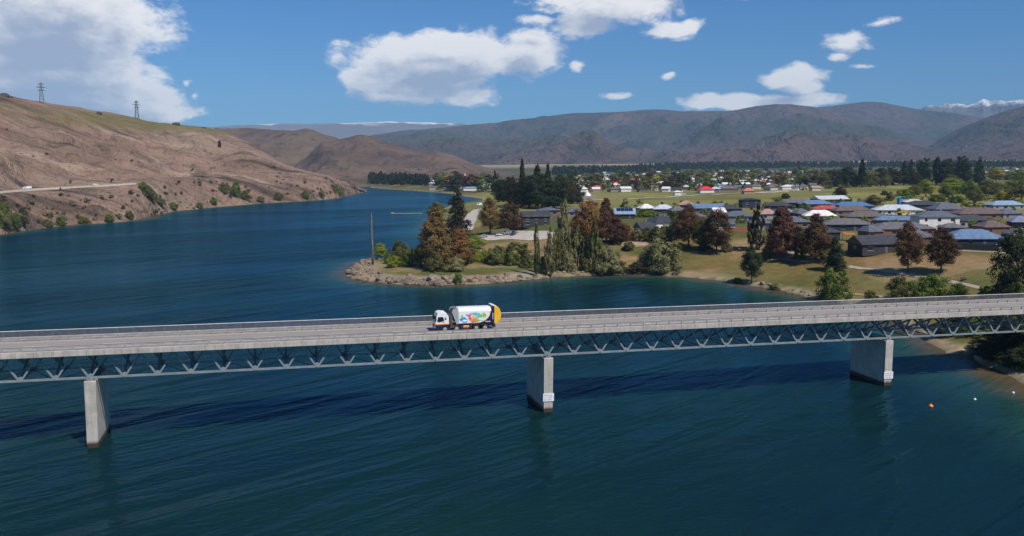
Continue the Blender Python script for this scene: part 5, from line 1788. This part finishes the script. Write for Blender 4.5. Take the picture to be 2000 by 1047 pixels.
# ------------------------------------------------------------------ boulders round the point
def rock_mesh(seed):
    import bmesh
    bm = bmesh.new()
    bmesh.ops.create_icosphere(bm, subdivisions=2, radius=1.0)
    rg = np.random.default_rng(seed)
    cuts = rg.normal(size=(9, 3))
    cuts /= np.linalg.norm(cuts, axis=1)[:, None]
    off = rg.uniform(.55, .95, 9)
    for v in bm.verts:
        p = np.array(v.co)
        for c, d in zip(cuts, off):
            k = p @ c - d
            if k > 0:
                p = p - c * k
        p *= 1 + rg.uniform(-.05, .05)
        v.co = p
    me = bpy.data.meshes.new('stone')
    bm.to_mesh(me)
    bm.free()
    return me


def rock_material(name, c0, c1):
    m, t, b = mat_new(name)
    g = t.node('ShaderNodeNewGeometry').outputs['Position']
    r = t.node('ShaderNodeObjectInfo').outputs['Random']
    n = t.noise(g, 1.3, 6.0, .7)
    c = t.mix(t.ramp(n, .35, .65), rgba(c0), rgba(c1))
    k = t.math('ADD', t.math('MULTIPLY', r, .5), .7)
    c = t.mix(1.0, c, t.comb(k, k, k), 'MULTIPLY')
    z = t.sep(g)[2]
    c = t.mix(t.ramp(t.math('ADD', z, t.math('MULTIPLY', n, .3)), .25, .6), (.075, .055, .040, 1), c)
    t.put(b.inputs['Base Color'], c)
    b.inputs['Roughness'].default_value = .9
    bn = t.node('ShaderNodeBump')
    bn.inputs['Strength'].default_value = .6
    bn.inputs['Distance'].default_value = .2
    t.put(bn.inputs['Height'], t.noise(g, 3.0, 5.0, .65))
    t.put(b.inputs['Normal'], bn.outputs[0])
    return m


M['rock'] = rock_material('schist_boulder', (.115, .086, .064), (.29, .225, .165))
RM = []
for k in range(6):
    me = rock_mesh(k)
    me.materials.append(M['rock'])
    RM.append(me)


def boulders(path, n, smin, smax, inland, parent, seed):
    rg = random.Random(seed)
    P = [np.array(at(x, y)[:2]) for x, y in path]
    seg = [np.linalg.norm(b - a) for a, b in zip(P[:-1], P[1:])]
    tot = sum(seg)
    for k in range(n):
        q = tot * (k + rg.uniform(-.4, .4)) / n
        i = 0
        while i < len(seg) - 1 and q > seg[i]:
            q -= seg[i]
            i += 1
        a, b = P[i], P[i + 1]
        t = (b - a) / (seg[i] + 1e-9)
        nrm = np.array([-t[1], t[0]])
        p = a + t * q
        w = rg.uniform(-.8, inland)
        c1, c2 = p + nrm * 2, p - nrm * 2
        if sdf(np.array([c2[0]]), np.array([c2[1]]), POLY_R)[0] > sdf(np.array([c1[0]]), np.array([c1[1]]), POLY_R)[0]:
            nrm = -nrm
        p = p + nrm * w
        s = rg.uniform(smin, smax) * (1.15 if w < 3 else .85)
        z = max(gh(p[0], p[1]), -.4)
        inst('stone', RM[k % 6], parent, (p[0], p[1], z + s * rg.uniform(-.15, .12)), (rg.uniform(-.4, .4), rg.uniform(-.4, .4), rg.uniform(0, 6.28)), (s * rg.uniform(.9, 1.6), s, s * rg.uniform(.55, .95)))


rb = empty('rocky_bank', (0, 0, 0))
tag(rb, kind='structure')
tip = [(x, y) for x, y in SHORE_R_PX[25:37]]
boulders(tip, 250, .25, 1.35, 7.5, rb, 3)
boulders([(780, 554), (850, 557), (905, 555)], 40, .8, 2.2, 7.0, rb, 8)
boulders([(1030, 547), (1080, 542), (1150, 538.5), (1220, 536)], 34, .3, .8, 3.0, rb, 4)
boulders([(1480, 560), (1540, 572), (1590, 583)], 16, .3, .8, 2.5, rb, 5)

# ------------------------------------------------------------------ left hillside: road, shrubs, pylons
HLp = hill_left
_d = HLp - np.array([0, 0, HC])
_zc = _d[..., 1] * math.cos(PIT) - _d[..., 2] * math.sin(PIT)
_yc = -(_d[..., 1] * math.sin(PIT) + _d[..., 2] * math.cos(PIT))
_u, _v = FPX * _d[..., 0] / _zc, FPX * _yc / _zc
HLU = 1000 + _u * math.cos(ROLL) - _v * math.sin(ROLL)
HLV = 523.5 + _u * math.sin(ROLL) + _v * math.cos(ROLL)


def hit_left(px, py):
    e = np.abs(HLU - px) * .6 + np.abs(HLV - py)
    near = e < e.min() + 1.5
    rr = np.where(near, _zc, 1e9)
    i = np.unravel_index(np.argmin(rr), rr.shape)
    return HLp[i]


# hill road: follows the bench cut into the slope
jb = [int(round(HLp.shape[1] * q / 7.0)) for q in (3.0, 4.0)]
ia, ib = 0, int(np.argmin(np.abs(HLU[:, jb[0]] - 268)))
A_ = HLp[ia:ib, jb[0]:jb[1]].copy()
j0, j1 = HLp[ia:ib, jb[0]], HLp[ia:ib, jb[1]]
mid = (j0 + j1) / 2
dirn = (j1 - j0)
dirn[:, 2] = 0
dirn /= np.linalg.norm(dirn, axis=1)[:, None]
rz = np.max(HLp[ia:ib, jb[0]:jb[1] + 1, 2], axis=1)
ker = np.hanning(41)
ker /= ker.sum()
rz = np.convolve(np.pad(rz, 20, mode='edge'), ker, 'valid') + 1.0
V = np.stack([np.concatenate([(mid + dirn * w)[:, :2], (rz + dz)[:, None]], 1) for w, dz in ((-9.0, -4.5), (-6.0, 0), (5.0, 0.0), (8.0, -2.0))], 1)
me = arr_mesh('hill_road', V.reshape(-1, 3), grid_faces(len(mid), 4), False)
me.materials.append(M['gravel'])
tag(link(bpy.data.objects.new('hill_road', me)), kind='structure')

M['car_white'] = simple('white_car_paint', (.75, .75, .75), .3, .03)
M['car_dark'] = simple('dark_car_paint', (.04, .045, .055), .3, .1)
M['car_red'] = simple('red_car_paint', (.30, .03, .03), .3, .1)
M['car_silver'] = simple('silver_car_paint', (.40, .41, .42), .35, .05)


def car(p, rz, mat, label, van=False, scale=1.0):
    o = empty('van' if van else 'car', (p[0], p[1], p[2]), rz, label, 'van' if van else 'car')
    Lh = 2.2 * scale
    if van:
        prof = [(-Lh, .35), (-Lh, .95), (-Lh * .72, 1.15), (-Lh * .5, 1.95), (Lh, 2.0), (Lh, .35)]
    else:
        prof = [(-Lh, .35), (-Lh, .75), (-Lh * .45, .88), (-Lh * .18, 1.38), (Lh * .5, 1.42), (Lh * .85, .95), (Lh, .9), (Lh, .35)]
    bd = MB().prism([(x, z) for x, z in prof], -.86, .86).build('body', mat, o, bevel=.05)
    if van:
        g = [(-Lh * .66, 1.2), (-Lh * .49, 1.82), (-Lh * .15, 1.82), (-Lh * .15, 1.2)]
    else:
        g = [(-Lh * .40, .92), (-Lh * .16, 1.32), (Lh * .46, 1.35), (Lh * .72, .95)]
    for sd in (-1, 1):
        MB().prism(g, sd * .872 - .008, sd * .872 + .008).build('side_window', M['glass'], bd)
    wm = MB().tube([(0, -.1, 0), (0, .1, 0)], .33, 12).mesh('wheel', M['tyre'])
    for x in (-Lh * .62, Lh * .62):
        for sd in (-1, 1):
            inst('wheel', wm, o, (x, sd * .80, .33))
    return o


def road_pt(px):
    i = int(np.argmin(np.abs(HLU[ia:ib, jb[0]] - px)))
    return (mid[i, 0], mid[i, 1], rz[i])


car(road_pt(53), .75, M['car_white'], 'white van on the hillside road above the left shore', True, 1.3)
car(road_pt(186), .8, M['car_white'], 'small white car on the hillside road near its right end')

# cars in the gravel car park
for px, py, rz_, mt, lab, vn in ((944, 464.5, .2, 'car_silver', 'silver car at the left end of the gravel car park', False), (978, 461, .1, 'car_white', 'white car parked under the copper brown tree', False), (990, 459, -.1, 'car_white', 'white van in the middle of the gravel car park', True), (1002, 460, 1.2, 'car_dark', 'dark car beside the white van in the car park', False), (1453, 432, .1, 'car_white', 'white van parked beside the slate-roofed house', True), (1946, 487, .2, 'car_silver', 'silver car on the driveway by the long blue-roofed house', False), (936, 402, .4, 'car_white', 'white van on the pale ramp beside the inlet', True), (942, 400, .3, 'car_dark', 'dark car on the pale ramp beside the inlet', False), (1335, 381, .1, 'car_white', 'white car on the road across the far field', False)):
    p = hit(px, py)
    car((p[0], p[1], p[2] + .22), rz_, M[mt], lab, vn)

# hillside shrubs
rs2 = random.Random(9)
SH = [(14, 448, 406, 40, 'olive'), (30, 446, 420, 34, 'green'), (8, 430, 396, 30, 'olive'), (282, 372, 358, 22, 'green'), (290, 385, 366, 28, 'olive'), (300, 395, 376, 26, 'olive'), (315, 402, 388, 20, 'olive'), (440, 376, 358, 22, 'olive'), (462, 384, 362, 30, 'green'), (480, 390, 374, 22, 'olive'), (120, 440, 424, 26, 'green'), (95, 443, 430, 22, 'olive'), (165, 436, 424, 22, 'olive'), (215, 432, 420, 24, 'green'), (255, 428, 414, 20, 'olive'), (340, 410, 398, 20, 'green'), (390, 406, 396, 18, 'olive'), (420, 400, 388, 22, 'green'), (510, 394, 384, 18, 'olive'), (545, 390, 378, 20, 'olive'), (600, 388, 376, 18, 'green'), (630, 384, 374, 16, 'olive'), (656, 376, 362, 14, 'olive'), (666, 382, 370, 12, 'green'), (45, 440, 424, 26, 'darkbrown'), (430, 288, 277, 8, 'darkbrown')]
for k, (bx, by, ty, w, lf) in enumerate(SH):
    p = hit_left(bx, by)
    s = ppm(p)
    where = 'at the far left' if bx < 60 else ('below the end of the hillside road' if bx < 330 else ('on the left bank near its point' if bx < 700 and bx > 600 else 'in the gully of the left bank'))
    if by < 300:
        where = 'alone near the skyline of the left hill'
    tree('hillside_shrub', p, (by - ty) / s * 1.3, w / s, 'bush', lf, TLN[lf] + ' shrub on the dry hillside ' + where, 'shrubs on the left hillside')
c = 0
for k in range(170):
    x = rs2.uniform(0, 700)
    top = np.interp(x, [0, 265, 400, 600, 700], [385, 366, 352, 352, 368])
    bot = np.interp(x, [0, 60, 290, 420, 600, 700], [452, 442, 424, 402, 389, 376])
    y = rs2.uniform(top, bot) if rs2.random() < .8 else rs2.uniform(np.interp(x, [0, 300, 450, 600], [215, 250, 290, 345]), top)
    p = hit_left(x, y)
    s = ppm(p)
    h = rs2.uniform(1.2, 3.4)
    tree('hillside_shrub', p, h, h * rs2.uniform(1.1, 1.8), 'bush', rs2.choice(['olive', 'darkbrown', 'olive', 'brown', 'dark']), 'small scrubby bush scattered on the dry left hillside', 'scrub on the left hillside', low=True)

# rocky tors on the left skyline
M['tor'] = rock_material('dark_schist', (.045, .034, .030), (.11, .082, .068))
for k, (px, py, w) in enumerate(((8, 183, 18), (20, 187, 12), (195, 219, 14), (345, 239, 16), (398, 246, 10))):
    p = hit_left(px, py + 3)
    s = ppm(p)
    q = inst('rock_tor', RM[k % 6], None, mat=M['tor'], loc= (p[0], p[1], p[2]), rot=(0, 0, k), scale=(w / s * .6, w / s * .5, w / s * .35))
    tag(q, 'dark rock tor on the left hill, ' + ['at the far left of the skyline', 'second from the left on the skyline', 'left of the second pylon', 'right of the second pylon', 'rightmost on the skyline', 'in the green patch under the skyline', 'left in the green patch under the skyline'][k], 'rock')


def pylon(px, py_base, py_top, label):
    p = hit_left(px, py_base)
    s = ppm(p)
    H = (py_base - py_top) / s
    o = empty('pylon', (p[0], p[1], p[2] - 1), .5, label, 'pylon')
    b0, b1 = H * .10, H * .022
    for sx, sy in ((1, 1), (1, -1), (-1, 1), (-1, -1)):
        MB().bar((sx * b0, sy * b0, 0), (sx * b1, sy * b1, H), .42).build('leg', M['dark_metal'], o)
    lt = MB()
    zs = [H * q for q in (0, .16, .30, .43, .55, .66, .76, .86, .95)]
    rd = lambda z: b0 + (b1 - b0) * z / H
    for k in range(len(zs) - 1):
        a, b = rd(zs[k]), rd(zs[k + 1])
        for e in range(4):
            c0 = [(1, 1), (1, -1), (-1, -1), (-1, 1)]
            p0, p1 = c0[e], c0[(e + 1) % 4]
            lt.bar((p0[0] * a, p0[1] * a, zs[k]), (p1[0] * b, p1[1] * b, zs[k + 1]), .22)
            lt.bar((p1[0] * a, p1[1] * a, zs[k]), (p0[0] * b, p0[1] * b, zs[k + 1]), .22)
    lt.build('lattice', M['dark_metal'], o)
    for z, w in ((.62, .15), (.76, .20), (.9, .13)):
        MB().bar((-H * w, 0, H * z), (H * w, 0, H * z), .45, .55).bar((-H * w, 0, H * z), (0, 0, H * (z + .05)), .25).bar((H * w, 0, H * z), (0, 0, H * (z + .05)), .25).build('cross_arm', M['dark_metal'], o)


pylon(83, 200, 158, 'left steel lattice pylon on the hill skyline')
pylon(268, 231, 194, 'right steel lattice pylon on the hill skyline')

# ------------------------------------------------------------------ things on the water
a, b = at(768, 417.5), at(826, 417)
jt = empty('floating_boom', (a[0], a[1], 0), math.atan2(b[1] - a[1], b[0] - a[0]), 'thin floating jetty line with a white end float off the point', 'jetty')
Lj = math.hypot(b[0] - a[0], b[1] - a[1])
M['timber'] = simple('weathered_timber', (.26, .235, .21), .85, .2, 1.5)
nseg = 7
for k in range(nseg):
    MB().box(k * Lj / nseg + .1, (k + 1) * Lj / nseg - .1, -.8, .8, -.2, .45).build('pontoon', M['timber'], jt)
MB().tube([(-.6, 0, -.2), (-.6, 0, .7), (-.6, 0, 1.1)], [1.4, 1.4, .6], 12).build('end_float', M['timber'], jt)


def buoy(px, py, mat, r, label):
    p = at(px, py)
    o = empty('buoy', (p[0], p[1], 0), 0, label, 'buoy')
    pts = [(0, 0, -r * .6)] + [(0, 0, -r * .6 + r * 1.8 * k / 6) for k in range(1, 7)]
    rad = [r * .3, r * .8, r, r, r * .85, r * .5, r * .12]
    MB().tube(pts, rad, 12).build('float', mat, o, True)
    MB().tube([(0, 0, r * 1.1), (0, 0, r * 1.9)], r * .08, 6).build('mast', M['dark_metal'], o)


M['buoy_orange'] = simple('orange_float', (.80, .22, .04), .45, .1)
buoy(1818, 794, M['buoy_orange'], .36, 'small orange buoy floating right of the rightmost pier')
buoy(1904, 780.5, M['car_white'], .22, 'small white spot on the water near the right beach, left of the other')  # white spots on the water, built in the buoy shape
buoy(1979, 767.5, M['car_white'], .22, 'small white spot on the water closest to the right beach')

# ------------------------------------------------------------------ fences, bench and garden things
M['brick_fence'] = simple('red_brown_fence_paint', (.26, .075, .05), .8, .2, 1.5)
M['dark_fence'] = simple('dark_stained_fence', (.022, .022, .026), .8, .2, 1.5)


def fence(x0, y0, x1, y1, h, mat, label, n):
    A, B = hit(x0, y0), hit(x1, y1)
    o = empty('garden_fence', (A[0], A[1], A[2]), math.atan2(B[1] - A[1], B[0] - A[0]), label, 'fence')
    Lf = math.hypot(B[0] - A[0], B[1] - A[1])
    dz = B[2] - A[2]
    pm = MB().box(.04, Lf / n - .04, -.03, .03, .05, h).mesh('fence_panel', mat)
    po = MB().box(-.06, .06, -.06, .06, -.4, h + .12).mesh('fence_post', mat)
    for k in range(n + 1):
        z = dz * k / n
        inst('fence_post', po, o, (Lf * k / n, 0, z))
        if k < n:
            inst('fence_panel', pm, o, (Lf * k / n, 0, z + dz / n * .5))


fence(1424, 453, 1460, 452, 1.8, M['brick_fence'], 'red-brown garden fence left of the dark column conifer', 5)
fence(1846, 486, 1950, 490, 2.0, M['dark_fence'], 'dark fence in front of the long slate-blue roofed house', 10)
fence(1905, 443, 2000, 446, 2.2, M['dark_fence'], 'dark fence behind the big right pine', 9)
p = hit(1883, 548)
o = empty('park_bench', (p[0], p[1], p[2]), .5, 'dark park bench on the lawn beside the gravel path', 'bench')
MB().box(-1.1, 1.1, -.28, .28, .42, .5).build('seat', M['dark_metal'], o)
MB().box(-1.1, 1.1, .26, .32, .5, .98).build('backrest', M['dark_metal'], o)
for sx in (-.9, .9):
    MB().box(sx - .06, sx + .06, -.26, .3, 0, .42).build('leg', M['dark_metal'], o)
# play tower with a green shade sail
p = hit(1757, 400)
o = empty('play_tower', (p[0], p[1], p[2]), .2, 'blue play tower under a green shade behind the silver-roofed house', 'playground')
MB().box(-1.2, 1.2, -1.2, 1.2, 0, 4.4).build('tower', simple('blue_plastic', (.03, .18, .55), .5, .1), o, bevel=.1)
MB().prism([(1.2, 2.4), (1.2, 2.7), (4.2, .5), (4.2, .2)], -.5, .5).build('slide', simple('lime_plastic', (.35, .55, .06), .5, .1), o)
MB().prism([(-2.0, 4.6), (0, 5.6), (6.0, 5.0), (6.0, 4.8), (0, 5.3)], -2.0, 2.0).build('shade_sail', simple('green_shade_cloth', (.05, .32, .22), .8, .1), o)
# dome and masts beyond the poplars
p = hit(1147, 387)
s = ppm(p)
o = empty('dome_building', (p[0], p[1], p[2]), 0, 'small pale domed building with a low grey wall at the edge of the field', 'building')
MB().tube([(0, 0, 0), (0, 0, 6 / s), (0, 0, 9 / s), (0, 0, 11 / s), (0, 0, 16 / s)], [8 / s, 7.5 / s, 5 / s, 2 / s, .6 / s], 16).build('dome', M['car_white'], o, True)
MB().box(-14 / s, 18 / s, -4, 4, -.5, 4.5 / s).build('wall', WALL['lilacgrey'], o)
p = hit(1768, 424)
s = ppm(p)
o = empty('garden_parasol', (p[0], p[1], p[2]), 0, 'mustard yellow shade behind the grey-roofed brick house', 'shade')
MB().prism([(-14 / s, 2.4), (0, 3.6), (14 / s, 2.4)], -2, 2).build('canopy', simple('mustard_cloth', (.42, .26, .02), .8, .1), o)
for sx in (-12, 12):
    MB().box(sx / s - .06, sx / s + .06, -.06, .06, 0, 2.45).build('leg', M['dark_metal'], o)
p = hit(1655, 470)
s = ppm(p)
o = empty('pergola', (p[0], p[1], p[2]), 0, 'orange-roofed pergola left of the charcoal gabled house', 'pergola')
MB().prism([(-12 / s, 2.5), (-10 / s, 2.9), (12 / s, 2.6), (12 / s, 2.4)], -2.2, 2.2).build('canopy', M['truck_orange'], o)
for sx in (-10, 10):
    MB().box(sx / s - .06, sx / s + .06, -.06, .06, 0, 2.45).build('leg', M['dark_metal'], o)


# dark scrub on the right bank under the bridge
for k, (bx, by, h, w) in enumerate(((1945, 700, 3.6, 8), (1975, 692, 4.4, 10), (2005, 702, 4.8, 10), (1990, 716, 3.2, 8), (1925, 684, 2.8, 7), (2030, 716, 4.4, 10))):
    p = hit(bx, by)
    tree('bank_shrub', p, h, w, 'bush', 'dark', 'dark shrub on the shaded bank below the bridge, %s from the left' % ORD[[4, 0, 1, 3, 2, 5].index(k)], 'shrubs on the right bank below the bridge')


for k, (bx, by, h, w) in enumerate(((1848, 656, 3.0, 7), (1880, 650, 3.6, 8), (1912, 654, 3.4, 8), (1944, 648, 4.0, 9), (1974, 654, 3.8, 9), (2004, 648, 4.2, 9), (2030, 652, 4.2, 9))):
    p = hit(bx, by)
    tree('bank_shrub', p, h, w, 'bush', ['dark', 'darkbrown', 'green'][k % 3], 'shrub seen through the truss beyond the bridge at the right, %s from the left' % ORD[k], 'shrubs beyond the right end of the bridge')


# ------------------------------------------------------------------ far woods that read as one mass
def wood(name, label, pts, leaf, per=26):
    V, F, C = [], [], []
    n0 = 0
    rg = np.random.default_rng(4)
    for (x, y, z, h, w) in pts:
        for k in range(per):
            t = rg.uniform(.05, 1)
            rad = w * (1 - t) ** .7 * rg.uniform(.4, 1)
            a = rg.uniform(0, 6.28)
            c = np.array([x + rad * math.cos(a), y + rad * math.sin(a), z + h * t])
            u = rg.normal(size=3)
            u /= np.linalg.norm(u)
            v = np.cross(u, rg.normal(size=3))
            v /= np.linalg.norm(v)
            sz = h * .16
            V += [c + u * sz, c + v * sz, c - u * sz, c - v * sz]
            F.append((n0, n0 + 1, n0 + 2, n0 + 3))
            n0 += 4
            q = rg.uniform()
            C += [(q, .3, 0)] * 4
    me = arr_mesh(name, np.array(V), np.array(F))
    at_ = me.attributes.new('var', 'FLOAT_VECTOR', 'POINT')
    at_.data.foreach_set('vector', np.array(C, np.float32).ravel())
    me.materials.append(leaf)
    tag(link(bpy.data.objects.new(name, me)), label, 'wood', kind='stuff')


pts = []
for k in range(1500):
    x = rs.uniform(1080, 2080)
    b = np.interp(x, [1080, 1200, 1330, 1450, 1600, 2080], [342, 339, 333, 330, 328, 326])
    t = np.interp(x, [1080, 1200, 1330, 1450, 1600, 2080], [329, 327, 321, 319, 319, 316])
    y = b - rs.uniform(0, 4.5)
    p = hit(x, y)
    s = ppm(p)
    h = (b - t) / s * rs.uniform(.75, 1.1)
    pts.append((p[0], p[1], p[2], h, h * .42))
wood('far_forest', 'dark forest belt at the foot of the mountains', pts, L['dark'])
pts = []
for k in range(260):
    x = rs.uniform(722, 838)
    y = rs.uniform(350, 361) + (x - 780) * .03
    p = hit(x, y)
    s = ppm(p)
    h = rs.uniform(9, 15) / s
    pts.append((p[0], p[1], p[2], h, h * .45))
wood('lakeside_wood', 'dark pine wood on the far lake shore below the brown hills', pts, L['dark'])

pts = []
for k in range(1500):
    x = rs.uniform(1105, 1660)
    y = rs.uniform(331, 368) if x > 1380 else rs.uniform(335, 373)
    p = hit(x, y)
    h = rs.uniform(2.5, 7)
    pts.append((p[0], p[1], p[2], h, h * .6))
wood('town_foliage', 'mixed hedges and small trees filling the distant town', pts, L['olive'])
pts = []
for k in range(2600):
    x = rs2.uniform(-20, 690)
    top = np.interp(x, [0, 265, 400, 600, 700], [385, 366, 352, 352, 368])
    bot = np.interp(x, [0, 60, 290, 420, 600, 700], [454, 444, 425, 403, 390, 377])
    up = np.interp(x, [0, 300, 450, 600, 700], [200, 240, 280, 345, 368])
    y = rs2.uniform(top, bot) if rs2.random() < .6 else rs2.uniform(up, top)
    p = hit_left(x, y)
    h = rs2.uniform(.5, 1.5)
    pts.append((p[0] + rs2.uniform(-1.5, 1.5), p[1] + rs2.uniform(-1.5, 1.5), p[2] - .1, h, h * 1.1))
wood('hillside_tussock', 'low brown tussock and scrub covering the left hillside', pts, L['darkbrown'], 7)

# ------------------------------------------------------------------ the air
hz = MB().box(-12500, 12500, -1500, 17200, -9, 1350).build('haze', None)
m = bpy.data.materials.new('valley_haze')
m.use_nodes = True
nt = m.node_tree
for n in list(nt.nodes):
    if n.type != 'OUTPUT_MATERIAL':
        nt.nodes.remove(n)
pv = nt.nodes.new('ShaderNodeVolumePrincipled')
pv.inputs['Color'].default_value = (.43, .70, 1.0, 1)
pv.inputs['Density'].default_value = 4.8e-5
pv.inputs['Anisotropy'].default_value = -.2
nt.links.new(pv.outputs[0], nt.nodes['Material Output'].inputs['Volume'])
hz.data.materials.append(m)
tag(hz, 'thin blue haze filling the valley air', 'haze', kind='stuff')
